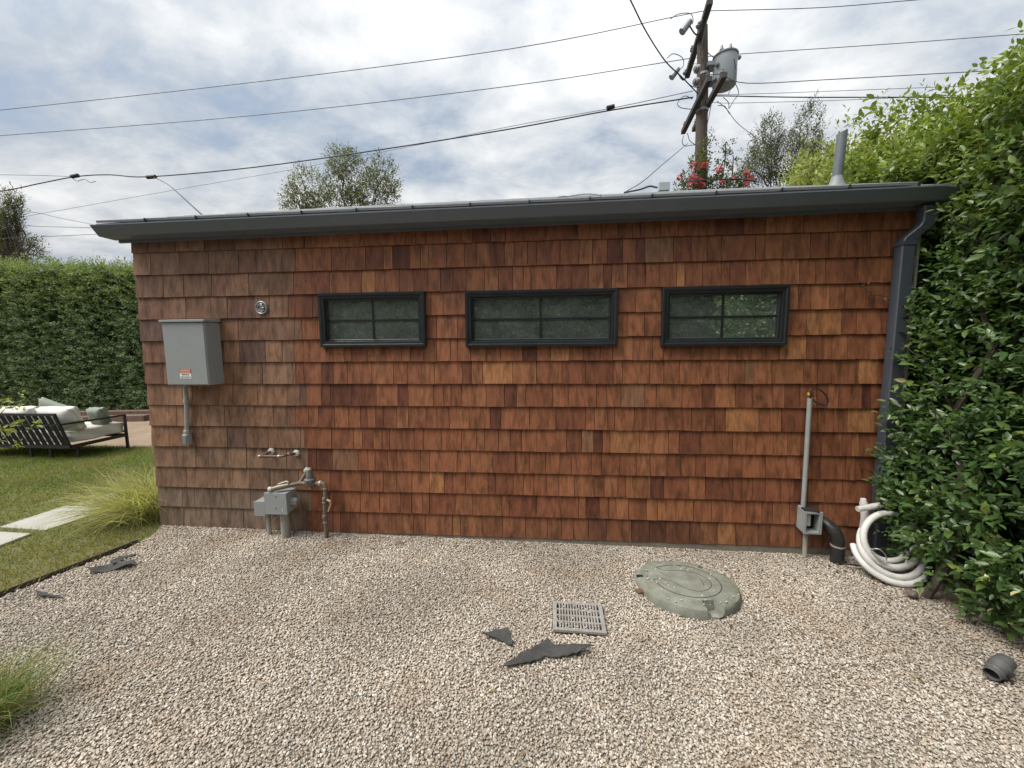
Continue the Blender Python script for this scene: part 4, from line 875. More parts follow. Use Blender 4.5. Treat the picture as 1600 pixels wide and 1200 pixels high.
def pale_shrub():
    H = thing('pale_green_shrub', 'sunlit yellow green shrub rising behind the roof and the vent pipe', 'shrub', (8.0, 4.0, 0))
    n_ = 3000; y = rng.uniform(.8, 8.2, n_); x = np.maximum(6.75, 5.45+.58*y)+rng.uniform(0, 1, n_)**1.3*2.6; top = 3.25+.22*y+.16*(x-6.8)+vnoise(np.c_[x, y, y*0], 1.5, 8)*.3
    z = top-np.abs(rng.normal(0, .35, n_)); P = np.c_[x, y, z]
    n2 = 900; y2 = rng.uniform(.8, 8, n2); x2 = np.maximum(6.55, 5.35+.58*y2)+np.abs(rng.normal(0, .1, n2)); z2 = rng.uniform(2.3, 3.35, n2)+.2*y2; P = np.r_[P, np.c_[x2, y2, z2]]
    D = np.c_[rng.normal(-.2, .45, len(P)), rng.normal(-.3, .4, len(P)), np.abs(rng.normal(.9, .3, len(P)))]
    pos, d, nm, sz, own, t = sprigs(P, D, rng.uniform(.16, .42, len(P)), 9, .088)
    o = leaf_mesh('foliage', pos, d, nm, sz, pal(len(pos), [(.20, .245, .07), (.25, .285, .09), (.15, .195, .055), (.31, .33, .13)]), M['leaf'], LEAF2, H, .95); o['kind'] = 'stuff'
    for (x, y_) in ((7.4, 2), (8.6, 4), (9.8, 6)):
        b = MB(); pts = branch(b, (x, y_, -.1), (x+.3, y_, 4.), .06, .02, .03, 8)
        for k in range(3, 8): p = pts[k]; branch(b, p, p+Vector((random.uniform(-.8, .8), random.uniform(-.8, .8), .7)), .02, .005, .06, 4)
        b.build('stem', M['bark'], H, smooth=True)
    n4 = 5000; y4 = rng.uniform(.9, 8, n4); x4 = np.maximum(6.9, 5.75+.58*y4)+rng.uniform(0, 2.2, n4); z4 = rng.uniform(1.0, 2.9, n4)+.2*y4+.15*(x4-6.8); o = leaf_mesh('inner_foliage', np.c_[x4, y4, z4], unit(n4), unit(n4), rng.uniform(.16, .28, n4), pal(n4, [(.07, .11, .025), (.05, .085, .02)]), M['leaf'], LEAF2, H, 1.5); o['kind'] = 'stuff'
pale_shrub()

def far_hedge(name, label, x0, x1, y0, ztop, n_, leaf, face, seed, slope=0., cols=None):
    H = thing(name, label, 'hedge', ((x0+x1)/2, y0+.6*face, -.1))
    x = rng.uniform(x0, x1, n_); z = -.12+(ztop+.15)*rng.uniform(0, 1, n_)
    Q = np.c_[x, x*0, z]; dep = np.abs(rng.normal(0, .14, n_))-vnoise(Q, 2., seed)*.16-vnoise(Q, 5.5, seed+1)*.08
    ztx = ztop+slope*(x-x1)+vnoise(Q*[1, 0, 0], 1.7, seed+2)*.16; z = -.12+(ztx+.14)*rng.uniform(0, 1, n_)
    P = np.c_[x, y0+face*dep+.10*face*z/3, z]; D = np.c_[rng.normal(0, .5, n_), -face*1.+rng.normal(0, .3, n_), rng.normal(.35, .45, n_)]
    n2 = n_//4; x2 = rng.uniform(x0, x1, n2); y2 = y0+face*rng.uniform(.1, 1.3, n2); z2 = ztop+slope*(x2-x1)+vnoise(np.c_[x2, x2*0, x2*0], 1.7, seed+2)*.16+vnoise(np.c_[x2, y2, y2*0], 4, 3)*.10; P = np.r_[P, np.c_[x2, y2, z2]]; D = np.r_[D, np.c_[rng.normal(0, .4, n2), rng.normal(0, .4, n2), np.ones(n2)]]
    Ls = rng.uniform(.10, .22, len(P)); Ls[n_:] *= rng.uniform(.8, 2.3, n2)
    pos, d, nm, sz, own, t = sprigs(P, D, Ls, 8, leaf)
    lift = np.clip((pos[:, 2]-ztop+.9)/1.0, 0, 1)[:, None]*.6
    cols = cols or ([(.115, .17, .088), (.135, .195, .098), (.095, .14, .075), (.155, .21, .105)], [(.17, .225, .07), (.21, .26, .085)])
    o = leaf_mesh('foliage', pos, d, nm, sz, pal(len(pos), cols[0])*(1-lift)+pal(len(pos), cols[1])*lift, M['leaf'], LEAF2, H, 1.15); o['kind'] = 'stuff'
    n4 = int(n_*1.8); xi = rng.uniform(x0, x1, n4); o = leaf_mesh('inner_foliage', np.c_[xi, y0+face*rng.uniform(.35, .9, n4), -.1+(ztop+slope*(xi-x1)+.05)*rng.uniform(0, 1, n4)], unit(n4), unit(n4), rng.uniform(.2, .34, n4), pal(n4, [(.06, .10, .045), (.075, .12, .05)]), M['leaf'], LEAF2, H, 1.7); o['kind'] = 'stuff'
    if face < 0: MB().box((x0, y0-1.3, -.2), (x1, y0-.55, ztop-.1)).build('filler_box', mat('hedge_filler', (.05, .085, .035), .95, var=(4, (.03, .05, .02)), bump=(8, 1., .1)), H)  # solid box added inside the unseen hedge so no sky gaps reflect
    for i in range(int((x1-x0)/1.2)):
        x = x0+.6+1.2*i; b = MB(); branch(b, (x, y0+.6*face, -.12), (x+random.uniform(-.2, .2), y0+.6*face, ztop*.9), .05, .02, .03, 6); b.build('stem', M['bark'], H, smooth=True)
far_hedge('clipped_hedge', 'tall clipped dark green hedge standing behind the sofa', -15.5, -.5, 5.95, 3.25, 12500, .075, 1, 20, slope=-.052)
far_hedge('yard_hedge', 'clipped green hedge on the other side of the yard reflected in the windows', -5.5, 12.5, -8.6, 5.0, 6500, .17, -1, 30, cols=([(.14, .19, .10), (.18, .23, .12), (.08, .12, .06), (.22, .26, .15)], [(.2, .25, .12), (.25, .3, .15)]))

# ornamental grasses
def tuft(name, label, c, n_, L0, L1, outf, cols, wid, rad, lean=(0, 0), droop=.8):
    H = thing(name, label, 'ornamental grass', c)
    a = rng.uniform(0, 6.283, n_); ou = np.clip(np.abs(rng.normal(outf, .33, n_)), .04, 1.6); L = rng.uniform(L0, L1, n_)
    dx = np.cos(a)*ou+lean[0]; dy = np.sin(a)*ou+lean[1]; dz = np.ones(n_)
    nn = np.sqrt(dx*dx+dy*dy+1); dx, dy, dz = dx/nn, dy/nn, dz/nn
    base = np.c_[c[0]+rng.normal(0, rad, n_), c[1]+rng.normal(0, rad, n_), np.full(n_, c[2])]
    K = 7; V = np.zeros((n_, K+1, 2, 3)); side = np.c_[-dy, dx, 0*dx]; side /= np.linalg.norm(side, axis=1, keepdims=True)+1e-9
    side = side*.6+rng.normal(0, .5, (n_, 3)); side /= np.linalg.norm(side, axis=1, keepdims=True)
    dr = droop*rng.uniform(.5, 1.3, n_)
    for k in range(K+1):
        t = k/K; p = base+np.c_[dx, dy, dz]*(L*t)[:, None]+np.c_[dx*.35, dy*.35, -.55*np.ones(n_)]*(dr*L*t**2.2)[:, None]
        p[:, 2] = np.maximum(p[:, 2], c[2]+.004); w = wid*(1-t**1.6)*rng.uniform(.7, 1.2, n_)+.0003
        V[:, k, 0] = p-side*w[:, None]; V[:, k, 1] = p+side*w[:, None]
    idx = np.arange(n_)*(K+1)*2; F = []
    for k in range(K): q = idx+2*k; F += [np.c_[q, q+1, q+3], np.c_[q, q+3, q+2]]
    cc = np.repeat(pal(n_, cols), (K+1)*2, axis=0)
    o = tri_mesh('blades', V.reshape(-1, 3), np.concatenate(F), cc, M['grass'], H); o['kind'] = 'stuff'
    MB().lathe([(rad*1.2, -.05), (rad*1.1, .03), (rad*.6, .07)], c, n=12).build('crown', M['earth'], H)
tuft('fountain_grass', 'big yellow green fountain grass clump arching at the garage corner', (-.30, .22, .0), 1700, .50, .90, .55, [(.40, .40, .17), (.33, .36, .14), (.48, .45, .22), (.24, .29, .10), (.52, .47, .28)], .003, .10, (-.34, -.10), .85)
tuft('dark_grass_clump', 'fine green grass clump growing out of the gravel below the lawn edging', (1.02, -1.80, .0), 1500, .22, .46, .6, [(.15, .22, .07), (.20, .27, .09), (.12, .17, .055), (.34, .28, .14)], .0016, .07, (.0, .0), .7)

# leafy branch of a shrub at the lawn's left side
def small_shrub():
    c = WY(-60, 700, .9); H = thing('citrus_shrub', 'leafy yellow green shrub branch reaching in front of the sofa', 'shrub', (c.x, .9, lz(.9)))
    tips = [WY(24, 622, .9), WY(12, 634, .95), WY(2, 615, .9), WY(30, 662, .85), WY(6, 690, .9), WY(-30, 650, .9), WY(-40, 600, 1.), WY(14, 670, .9)]
    b = MB()
    for t_ in tips: branch(b, (c.x, .9, .5), t_, .008, .003, .04, 5)
    branch(b, (c.x, .9, lz(.9)-.03), (c.x, .9, .55), .02, .012, .03, 4); b.build('stem', M['bark'], H, smooth=True)
    P = np.repeat(np.array(tips), 3, axis=0)+rng.normal(0, .05, (len(tips)*3, 3)); D = np.c_[np.abs(rng.normal(.6, .4, len(P))), rng.normal(0, .5, len(P)), rng.normal(.2, .5, len(P))]
    pos, d, nm, sz, own, t = sprigs(P, D, rng.uniform(.06, .13, len(P)), 5, .085)
    for i in range(len(pos)):
        o = leaf_mesh('leaf', pos[i:i+1], d[i:i+1], nm[i:i+1], sz[i:i+1], pal(1, [(.30, .34, .10), (.22, .28, .07), (.36, .38, .15)]), M['leaf'], LEAF8, H, 1.15)
small_shrub()

def tree(name, label, base, hgt, clumps, n_, leaf, cols, r0=.14, upward=.3, wisp=1., leafshape=LEAF2, width=.8, cat='tree', group=None):
    H = thing(name, label, cat, base, group); b = MB(); ctr = Vector(base)
    tp = branch(b, base, (base[0]+.1, base[1], base[2]+hgt*.62), r0, r0*.45, .02, 8)
    tot = sum(c[1][0]*c[1][1]*c[1][2] for c in clumps)**.5; A = []; Dd = []
    for (c, rd) in clumps:
        p = tp[random.randint(4, 8)]; pts = branch(b, p, c, r0*.35, r0*.10, .07, 6)
        for k in range(14): q = Vector(c)+Vector([random.gauss(0, .45)*s_ for s_ in rd]); branch(b, random.choice(pts[2:]), q, r0*.10, .006, .08, 4)
        k = int(n_*(rd[0]*rd[1]*rd[2])**.5/sum((q[1][0]*q[1][1]*q[1][2])**.5 for q in clumps))
        u = unit(k)*rng.uniform(.25, 1, (k, 1))**.45; A.append(np.array(c)+u*np.array(rd)*(1+.25*vnoise(u, 3, 9))[:, None]); Dd.append(u*wisp+rng.normal(0, .4, (k, 3))+[0, 0, upward])
    b.build('trunk', M['bark'], H, smooth=True)
    P = np.concatenate(A); D = np.concatenate(Dd); pos, d, nm, sz, own, t = sprigs(P, D, rng.uniform(.25, .55, len(P)), 7, leaf)
    o = leaf_mesh('crown', pos, d, nm, sz, pal(len(pos), cols), M['leaf'], leafshape, H, width); o['kind'] = 'stuff'; return H
def wp(px, py, y): p = WY(px, py, y); return (p.x, p.y, p.z)
Yt = 15.; q = Yt/10*.9
tree('round_crowned_tree', 'grey green tree with airy rounded crown showing above the roof', (wp(540, 330, Yt)[0], Yt, -.2), 10.2,
     [(wp(482, 300, Yt), (.85, .8, .9)), (wp(468, 318, Yt), (.65, .7, .6)), (wp(545, 278, Yt), (.9, .9, 1.1)), (wp(534, 256, Yt), (.5, .5, .5)), (wp(598, 278, Yt), (.6, .7, .75)), (wp(588, 308, Yt), (1.0, .9, .7)), (wp(532, 322, Yt), (1.3, 1, .6))], 2300, .145,
     [(.11, .13, .07), (.14, .16, .085), (.085, .10, .055), (.18, .195, .11)])
Yt = 13.
tree('feathery_tree', 'sparse olive grey tree with upright feathery twigs behind the utility pole', (wp(1215, 300, Yt)[0], Yt, -.2), 9.2,
     [(wp(1198, 228, Yt), (.5, .6, .8)), (wp(1260, 215, Yt), (.45, .6, 1.0)), (wp(1225, 258, Yt), (1.25, .9, .8)), (wp(1185, 270, Yt), (.7, .8, .6)), (wp(1275, 268, Yt), (.65, .8, .6))], 2000, .14,
     [(.10, .115, .075), (.13, .14, .095), (.075, .085, .06)], upward=1.3, wisp=.6, width=.5)
Yt = 11.
tree('shaggy_tree', 'shaggy dark tree at the end of the clipped hedge', (wp(5, 380, Yt)[0], Yt, -.2), 6.2,
     [(wp(-10, 358, Yt), (.6, .6, .45)), (wp(18, 378, Yt), (.6, .6, .35)), (wp(-15, 392, Yt), (1.0, .8, .45)), (wp(44, 394, Yt), (.35, .4, .28))], 800, .16, [(.06, .072, .04), (.09, .10, .055), (.13, .13, .08)], width=.5)
Yt = 10.2
tree('columnar_cypress', 'narrow olive cypress column standing beside the shaggy tree', (wp(14, 380, Yt)[0], Yt, -.2), 5.6,
     [(wp(16, 340, Yt), (.30, .3, .42)), (wp(12, 362, Yt), (.34, .35, .45)), (wp(8, 388, Yt), (.36, .4, .5)), (wp(22, 322, Yt), (.2, .2, .28))], 800, .12, [(.115, .13, .07), (.15, .16, .085), (.085, .10, .055)], upward=1.6, wisp=.4, width=.6)
# neighbour's roof beyond the hedge
nb = thing('neighbour_house', 'brown tiled neighbour roof peeking over the clipped hedge', 'house', (-17.5, 10.8, -.2))
pz = wp(0, 396, 9.4)[2]; a0 = wp(66, 446, 9.4)
MB().add([(-24, 9.2, a0[2]-.15), (a0[0], 9.2, a0[2]-.15), (a0[0]-2.2, 11.5, a0[2]+.95), (-24, 11.5, a0[2]+.95), (-24, 9.2, a0[2]-.35), (a0[0], 9.2, a0[2]-.35), (a0[0], 13.8, a0[2]-.35), (-24, 13.8, a0[2]-.35)], [(0, 1, 2, 3), (4, 7, 6, 5), (0, 4, 5, 1), (1, 5, 6, 2), (3, 2, 6, 7), (0, 3, 7, 4)]).build('roof', M['terracotta'], nb)
MB().box((-23.5, 9.7, -.3), (a0[0]-.6, 13.3, a0[2]-.25)).build('wall', M['stucco'], nb)
MB().tube([(a0[0]+.02, 9.2, a0[2]-.1), (a0[0]-2.2, 11.5, a0[2]+1.0)], .09, 8).build('hip_cap', M['terracotta'], nb)

# ------------------------------------------------------------------ utility pole
PY = 7.7; U = thing('utility_pole', 'weathered wooden utility pole with crossarms and insulators', 'utility pole', (7.62, PY, -.25))
MB().tube([(7.60, PY, -.3), (7.57, PY, 5.), (7.515, PY, 8.2), (7.46, PY, 9.5)], [.165, .15, .135, .12], 14).build('shaft', M['pole'], U, smooth=True)
def arm_(p, q, w, h_, nm='crossarm'): return MB().bar(p, q, w, h_).build(nm, M['arm'], U, bevel=.008)
arm_((7.20, 6.60, 9.22), (7.58, 9.05, 9.22), .13, .13); arm_((7.255, 6.60, 7.62), (7.46, 8.85, 7.62), .12, .12); arm_((7.57, 6.57, 7.66), (7.72, 8.75, 7.62), .12, .12)
MB().bar((7.38, PY-.12, 8.75), (7.30, 7.0, 9.16), .03, .01).build('brace', M['galv'], U); MB().bar((7.50, PY+.1, 8.75), (7.52, 8.5, 9.16), .03, .01).build('brace', M['galv'], U)
MB().lathe([(.15, 0), (.15, .06)], (7.53, PY, 7.5), n=14).build('pole_band', M['galv'], U); MB().lathe([(.15, 0), (.15, .05)], (7.53, PY, 8.35), n=14).build('pole_band', M['galv'], U)
def insul(p, r=.055, h_=.15, ax=(0, 0, 1)): MB().lathe([(r*.35, 0), (r, h_*.15), (r*.55, h_*.35), (r*.95, h_*.5), (r*.5, h_*.7), (r*.6, h_*.9), (r*.2, h_)], p, ax, 12).build('insulator', M['ceramic'], U, smooth=True)
for p in ((7.27, 6.85, 9.28), (7.53, 8.75, 9.28), (7.40, 8.2, 9.28), (7.27, 6.75, 7.68), (7.45, 8.70, 7.68), (7.58, 6.72, 7.72), (7.71, 8.6, 7.68), (7.36, 7.35, 7.68)): insul(p)
# cutouts
for p0 in (wp(1074, 42, 7.0), wp(1056, 115, 8.9)):
    p0 = Vector(p0); insul(p0+Vector((.22, 0, -.05)), .06, .22, (.5, 0, .85)); MB().tube([p0+Vector((-.12, 0, -.10)), p0+Vector((.06, 0, .12))], [.085, .07], 10).build('fuse_cutout', M['galv'], U, smooth=True)
    MB().tube(smooth_path([p0+Vector((.0, 0, .1)), p0+Vector((.2, 0, -.18)), p0+Vector((.32, 0, -.05)), p0+Vector((.34, 0, .15))], 4), .016, 6).build('cutout_bracket', M['wire'], U, smooth=True)
# risers and bushings on the pole
for p in (wp(1091, 108, 7.5), wp(1090, 128, 7.5)): insul(Vector(p), .10, .12, (-1, -.3, 0))
TX, TY = 7.98, 7.55
T = thing('pole_transformer', 'pale grey cylindrical transformer can hung on the utility pole', 'transformer', (TX, TY, 8.0))
MB().lathe([(.18, -.02), (.245, 0), (.268, .05), (.268, .66), (.282, .67), (.282, .70), (.25, .73), (.07, .76)], (TX, TY, 7.98), n=28).build('tank', M['transformer'], T, smooth=True)
MB().lathe([(.284, 0), (.29, .01), (.29, .035), (.284, .045)], (TX, TY, 8.645), n=28).build('lid_band', M['ceramic'], T, smooth=True)
for dx, dy in ((-.2, -.1), (.12, -.15)): MB().lathe([(.03, 0), (.06, .02), (.04, .06), (.055, .09), (.03, .15), (.02, .2)], (TX+dx*.6, TY+dy*.6, 8.70), n=10).build('bushing', M['ceramic'], T, smooth=True)
for dx, dy, dz in ((-.26, -.10, .12), (-.24, -.15, .42), (.25, -.11, .58)): MB().lathe([(.05, 0), (.045, .05), (.02, .07)], (TX+dx, TY+dy, 7.98+dz), (dx, dy, 0), 10).build('terminal', M['ceramic'], T, smooth=True)
for z in (8.12, 8.48): MB().box((7.55, TY-.06, z), (TX-.2, TY+.22, z+.09)).build('hanger_bracket', M['galv'], T)

GW = 'overhead lines at the utility pole'
def wire(label, pts, r=.014, mt='wire', sag=0, name='overhead_wire', n_=5):
    P = [Vector(p) if len(p) == 3 else Vector(p) for p in pts]
    tag(MB().tube(smooth_path(P, n_) if len(P) > 2 else P, r*.68, 6).build(name, M[mt], smooth=True), label, 'wire', GW)
def line(label, px, ys, r=.013, mt='wire', **k): wire(label, [wp(*p, y) for p, y in zip(px, ys)], r, mt, **k)
Yp = 7.0
line('topmost thin wire left of the utility pole', [(-300, 203), (0, 172), (400, 128), (800, 76), (1064, 24), (1101, 17)], [Yp]*6, .012, 'wire_thin')
line('topmost thin wire right of the utility pole', [(1103, 17), (1280, 12), (1430, 0), (1700, -22)], [Yp]*4, .011, 'wire_thin')
line('second thin wire left of the utility pole', [(-300, 236), (0, 212), (400, 180), (800, 134), (1079, 91)], [8.7]*5, .014, 'wire_thin')
line('second thin wire right of the utility pole', [(1079, 91), (1147, 85), (1400, 68), (1600, 53), (1800, 40)], [8.7]*5, .012, 'wire_thin')
line('thick twisted cable left of the utility pole', [(-200, 330), (0, 299), (60, 287), (118, 276), (170, 273), (235, 276), (400, 261), (600, 233), (800, 201), (950, 173), (1083, 152)], [Yp]*11, .021)
line('faint wire ending at the splice of the twisted cable', [(-200, 270), (0, 273), (60, 274), (118, 276)], [Yp]*4, .010, 'wire_thin')
line('thin wire crossing behind the round crowned tree', [(-150, 372), (80, 331), (300, 292), (450, 266), (620, 233), (800, 197), (950, 170), (1083, 142)], [17, 17, 17, 17, 16, 13, 10, PY], .014, 'wire_thin')
line('service drop from the twisted cable splice to the roof', [(238, 276), (262, 288), (316, 336)], [Yp, 6.2, 1.3], .013)
line('dark cable running to the right from the transformer', [(1113, 150), (1140, 150), (1250, 152), (1420, 152), (1700, 153)], [PY]*5, .018)
line('thin wire below the transformer running right', [(1100, 117), (1128, 117), (1168, 130), (1300, 124), (1520, 112), (1750, 100)], [6.7]*6, .012, 'wire_thin')
line('lowest thin wire running right past the feathery tree', [(1113, 160), (1150, 161), (1300, 157), (1420, 152), (1650, 143)], [8.6]*5, .009, 'wire_thin')
line('thin wire between the dark cable and the transformer line', [(1110, 148), (1200, 146), (1470, 136), (1700, 128)], [8.7]*4, .009, 'wire_thin')
line('thick black cable coming down steeply to the utility pole', [(930, -110), (985, 0), (1010, 50), (1040, 96), (1065, 120), (1092, 148)], [3.6, 4.6, 5.2, 6.2, 6.9, PY-.1], .020)
line('drop wire from the lower crossarm to the roof ridge', [(1075, 224), (1040, 253), (1005, 283), (975, 301)], [8.6, 7., 5.0, 3.4], .011)
line('drop wire curling right behind the feathery tree', [(1120, 158), (1135, 170), (1150, 190), (1172, 208), (1202, 226), (1260, 238), (1340, 240)], [PY, 7.6, 8, 8.5, 9, 10, 11], .011, 'wire_thin')
for lb, px, y in (('upper drop wire near the shaggy tree', [(-60, 318), (48, 331), (95, 341), (160, 354), (300, 385)], 10), ('middle drop wire near the shaggy tree', [(-60, 346), (44, 353), (150, 356), (300, 360)], 10), ('lower drop wire near the shaggy tree', [(-60, 375), (44, 371), (150, 366), (300, 360)], 9.6), ('drop wire just above the clipped hedge', [(60, 420), (110, 417), (208, 411), (300, 406)], 9)):
    line(lb, px, [y]*len(px), .012)
# jumpers round the pole: each a loop of its own
JL = ['jumper loop above the lower end of the top crossarm', 'jumper hoop above the upper fuse cutout', 'jumper from the top crossarm end to the pole shaft', 'jumper hanging down the far side of the transformer can', 'long jumper sagging below the transformer can', 'wide wire loop beside the pole under the double crossarms', 'short jumper joining the dark cable below the transformer', 'wire loop hanging under the low end of the lower crossarm', 'second strand of the loop under the lower crossarm end', 'straight jumper running down the pole from the second lower crossarm', 'jumper from the pole top to the transformer bushing', 'kinked jumper at the start of the curling drop wire']
for i, px in enumerate(([(1042, 91), (1052, 84), (1066, 90), (1068, 102), (1062, 109)], [(1047, 30), (1060, 22), (1078, 21), (1083, 30), (1082, 38)], [(1065, 120), (1080, 134), (1092, 137)], [(1147, 92), (1150, 112), (1146, 130), (1138, 147)], [(1148, 128), (1154, 145), (1146, 158), (1139, 170)], [(1082, 155), (1070, 150), (1059, 160), (1063, 168), (1082, 171)], [(1130, 152), (1138, 160), (1139, 170)], [(1068, 212), (1066, 222), (1070, 228), (1080, 227), (1087, 226)], [(1074, 208), (1078, 220), (1086, 226)], [(1112, 160), (1106, 190), (1103, 202)], [(1100, 65), (1106, 82), (1117, 91)], [(1122, 165), (1132, 166), (1140, 178)])):
    line(JL[i], px, [7.3]*len(px), .012, name='jumper_wire')
sp = WY(116, 275, Yp)
for a_, c_, lb in (((112, 276), (122, 274), 'dark splice sleeve where the faint wire meets the twisted cable'), ((230, 277), (243, 276), 'dark splice sleeve where the service drop leaves the twisted cable'), ((948, 169), (960, 166), 'dark splice sleeve on the twisted cable near the utility pole')):
    MB_ = MB().tube([WY(*a_, Yp-.02), WY(*c_, Yp-.02)], .05, 8).build('cable_splice', M['ink'], smooth=True); tag(MB_, lb, 'splice', GW)
line('loose cable tail dangling by the splice', [(112, 277), (120, 283), (132, 280), (141, 285), (150, 283)], [Yp]*5, .010, name='cable_tail')
# junction box and cables on the ridge
x, y = 5.33, 3.15; zz = zr(x, y)
jb = thing('roof_junction_box', 'small pale grey junction box standing on the roof ridge', 'electrical box', (x, y, zz))
MB().box((x-.085, y-.04, zz+.03), (x+.075, y+.05, zz+.15)).build('box', M['transformer'], jb, bevel=.006); MB().tube([(x, y, zz-.03), (x, y, zz+.08)], .025, 8).build('stub', M['galv'], jb)
def rc(px, py, y): p = WY(px, py, y); p.z = max(p.z, zr(p.x, p.y)+.03); return p
tag(MB().tube(smooth_path([rc(975, 301, 3.4), rc(1000, 296, 3.3), rc(1015, 291, 3.25), rc(1028, 293, 3.2), rc(1040, 290, 3.15)], 5), .014, 6).build('roof_cable', M['wire'], smooth=True), 'black cable snaking along the ridge into the pale junction box', 'cable')
tag(MB().tube(smooth_path([rc(1060, 290, 3.15), rc(1075, 284, 3.3), rc(1100, 281, 3.4), rc(1150, 280, 3.4), rc(1180, 283, 3.4)], 5), .012, 6).build('roof_cable', M['wire'], smooth=True), 'black cable leaving the junction box towards the roses', 'cable')
tag(MB().tube(smooth_path([rc(872, 309, .9), rc(890, 306, .9), rc(915, 303, .7), rc(934, 304, .4), rc(938, 309, .15)], 5), .008, 6).build('roof_cable', M['galv'], smooth=True), 'pale curved cable lying on the roof tiles above the gutter', 'cable')

# climbing rose by the pole
def rose():
    Yr = 7.35; c = wp(1095, 300, Yr); H = thing('climbing_rose', 'climbing rose with red blooms growing up round the utility pole', 'rose', (c[0], Yr, -.2))
    canes = [[(1098, 330), (1090, 290), (1086, 262), (1090, 250)], [(1098, 330), (1105, 280), (1104, 240), (1106, 215)], [(1105, 330), (1125, 290), (1133, 250), (1134, 222)], [(1110, 330), (1140, 290), (1146, 245)], [(1090, 330), (1070, 295), (1064, 280)], [(1120, 330), (1160, 295), (1167, 270)], [(1110, 330), (1150, 300), (1158, 275)]]
    b = MB(); P = []
    for cn_ in canes:
        pts = smooth_path([wp(*p, Yr+random.uniform(-.15, .1)) for p in cn_], 6); b.tube(pts, .014, 5)
        for p in pts:
            for _ in range(4): P.append(p+Vector((random.gauss(0, .10), random.gauss(0, .1), random.gauss(0, .08))))
    b.tube([(c[0], Yr, -.25), wp(1098, 330, Yr)], .04, 6); b.build('cane', M['bark'], H, smooth=True)
    for _ in range(150): P.append(Vector(wp(random.gauss(1098, 17), random.gauss(288, 9), Yr+random.uniform(-.2, .2))))
    for _ in range(60): P.append(Vector(wp(random.gauss(1138, 10), random.gauss(290, 8), Yr+random.uniform(-.2, .2))))
    P = np.array(P); pos, d, nm, sz, own, t = sprigs(P, rng.normal(0, 1, (len(P), 3))+[0, 0, .4], rng.uniform(.08, .2, len(P)), 5, .10)
    o = leaf_mesh('foliage', pos, d, nm, sz, pal(len(pos), [(.10, .135, .05), (.14, .17, .07), (.075, .10, .04)]), M['leaf'], LEAF2, H); o['kind'] = 'stuff'
    for (px, py, s_) in ((1062, 277, .11), (1085, 259, .14), (1100, 258, .13), (1084, 278, .14), (1092, 285, .14), (1079, 287, .11), (1123, 265, .13), (1166, 270, .10), (1167, 286, .11), (1097, 290, .1), (1128, 284, .1), (1146, 278, .09), (1172, 278, .1)):
        p = np.array(wp(px, py, Yr-.22)); k = 26; u = unit(k); leaf_mesh('bloom', p+u*s_*.25, u+rng.normal(0, .3, (k, 3)), u, np.full(k, s_*.62), pal(k, [(.50, .10, .15), (.56, .17, .23), (.42, .07, .11), (.60, .26, .32)]), M['petal'], LEAF8, H, 1.7)
rose()
# vine twig on the wall right of the third window
vt = thing('vine_twig', 'small dried vine twig clinging to the shingles beside the downspout', 'twig', WY(1365, 462, -.01))
tw = smooth_path([WY(1392, 470, -.015), WY(1380, 463, -.02), WY(1366, 459, -.018), WY(1352, 452, -.02), WY(1346, 444, -.015)], 5); MB().tube(tw, .003, 5).build('stem', M['bark'], vt)
P = np.array([tw[i] for i in (2, 5, 8, 11, 13, 16, 19)]); pos, d, nm, sz, own, t = sprigs(P, rng.normal(0, 1, (7, 3))+[0, -.5, .2], np.full(7, .03), 3, .022)
leaf_mesh('leaves', pos, d, nm, sz, pal(len(pos), [(.14, .13, .06), (.10, .08, .05), (.25, .23, .16)]), M['leaf'], LEAF2, vt)['kind'] = 'stuff'

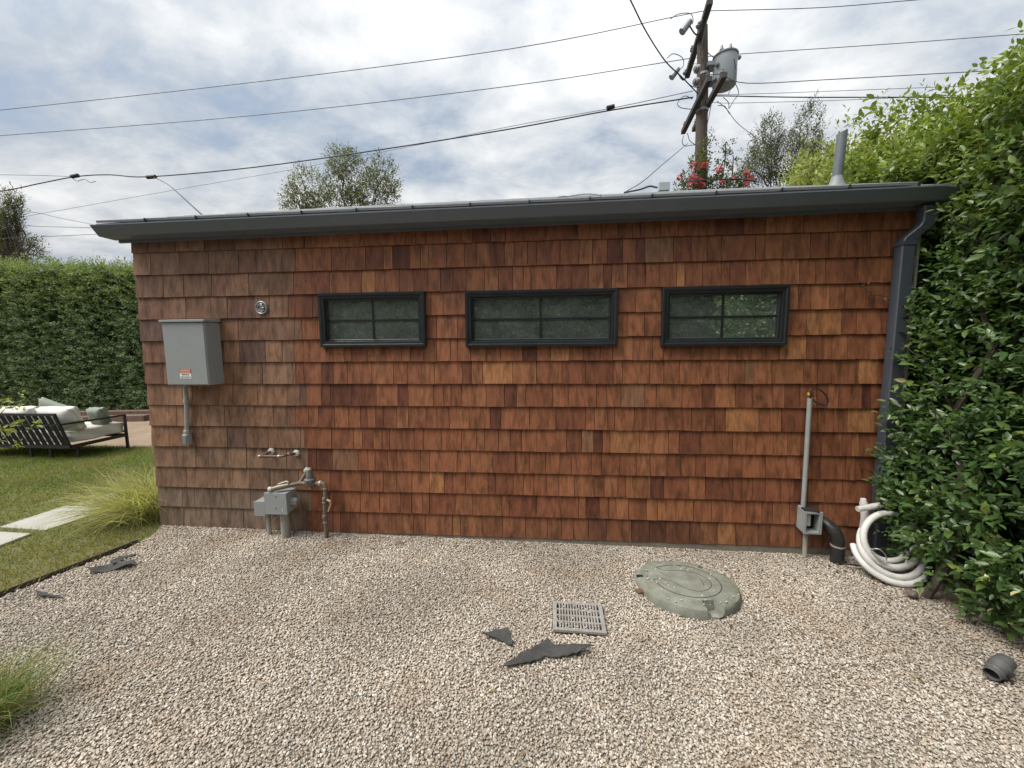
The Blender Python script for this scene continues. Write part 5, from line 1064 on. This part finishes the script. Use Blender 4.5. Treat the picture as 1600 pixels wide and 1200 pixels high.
# dry leaf litter on the gravel
n_ = 420; lx_ = np.r_[rng.uniform(.3, 6.0, 150), rng.uniform(4.6, 6.2, 150), rng.uniform(.2, 6, 120)]; ly_ = np.r_[-np.abs(rng.normal(.03, .12, 150))-.02, rng.uniform(-1.3, -.1, 150), rng.uniform(-2.2, -.1, 120)]
kp = np.hypot(lx_-LID_C[0], ly_-LID_C[1]) > LID_R+.02; lx_, ly_ = lx_[kp], ly_[kp]; n_ = len(lx_)
zz_ = np.array([gz(a, c) for a, c in zip(lx_, ly_)])+.009
o = leaf_mesh('leaf_litter', np.c_[lx_, ly_, zz_], np.c_[rng.normal(size=(n_, 2)), rng.uniform(-.1, .35, n_)], np.c_[rng.normal(0, .3, (n_, 2)), np.ones(n_)], rng.uniform(.012, .034, n_), pal(n_, [(.15, .09, .05), (.22, .14, .07), (.10, .065, .04), (.30, .22, .11)]), M['leaf'], LEAF8, None, .9)
tag(o, 'scattered dry brown leaf litter lying on the gravel', 'leaf litter', kind='stuff')

# stray stones on the lid and the grate
bm = bmesh.new(); rr = random.Random(21)
for i in range(110):
    if i < 60:
        a, r_ = rr.uniform(0, 6.283), LID_R*rr.uniform(.25, .97)**.6; x, y = LID_C[0]+r_*math.cos(a), LID_C[1]+.93*r_*math.sin(a); z = .0535-.020*(y-LID_C[1])/.307-.030*max(0, r_/LID_R-.9)*10
    else:
        x, y = 3.726+rr.uniform(-.14, .14), -.909+rr.choice([-1, -1, 1])*rr.uniform(.02, .12); z = .026
    q = bmesh.ops.create_icosphere(bm, subdivisions=1, radius=rr.uniform(.0035, .0075), matrix=Matrix.Translation((x, y, z)) @ Matrix.Rotation(rr.uniform(0, 6), 4, 'Z') @ Matrix.Diagonal((1.2, .85, .65, 1)))
me = bpy.data.meshes.new('stray_stones'); bm.to_mesh(me); bm.free(); me.materials.append(mat('stray_stone', (.58, .52, .43), .85, var=(60, (.34, .28, .22)))); o = bpy.data.objects.new('stray_stones', me); col.objects.link(o)
tag(o, 'stray gravel stones lying on the lid and the drain grate', 'gravel', kind='stuff')
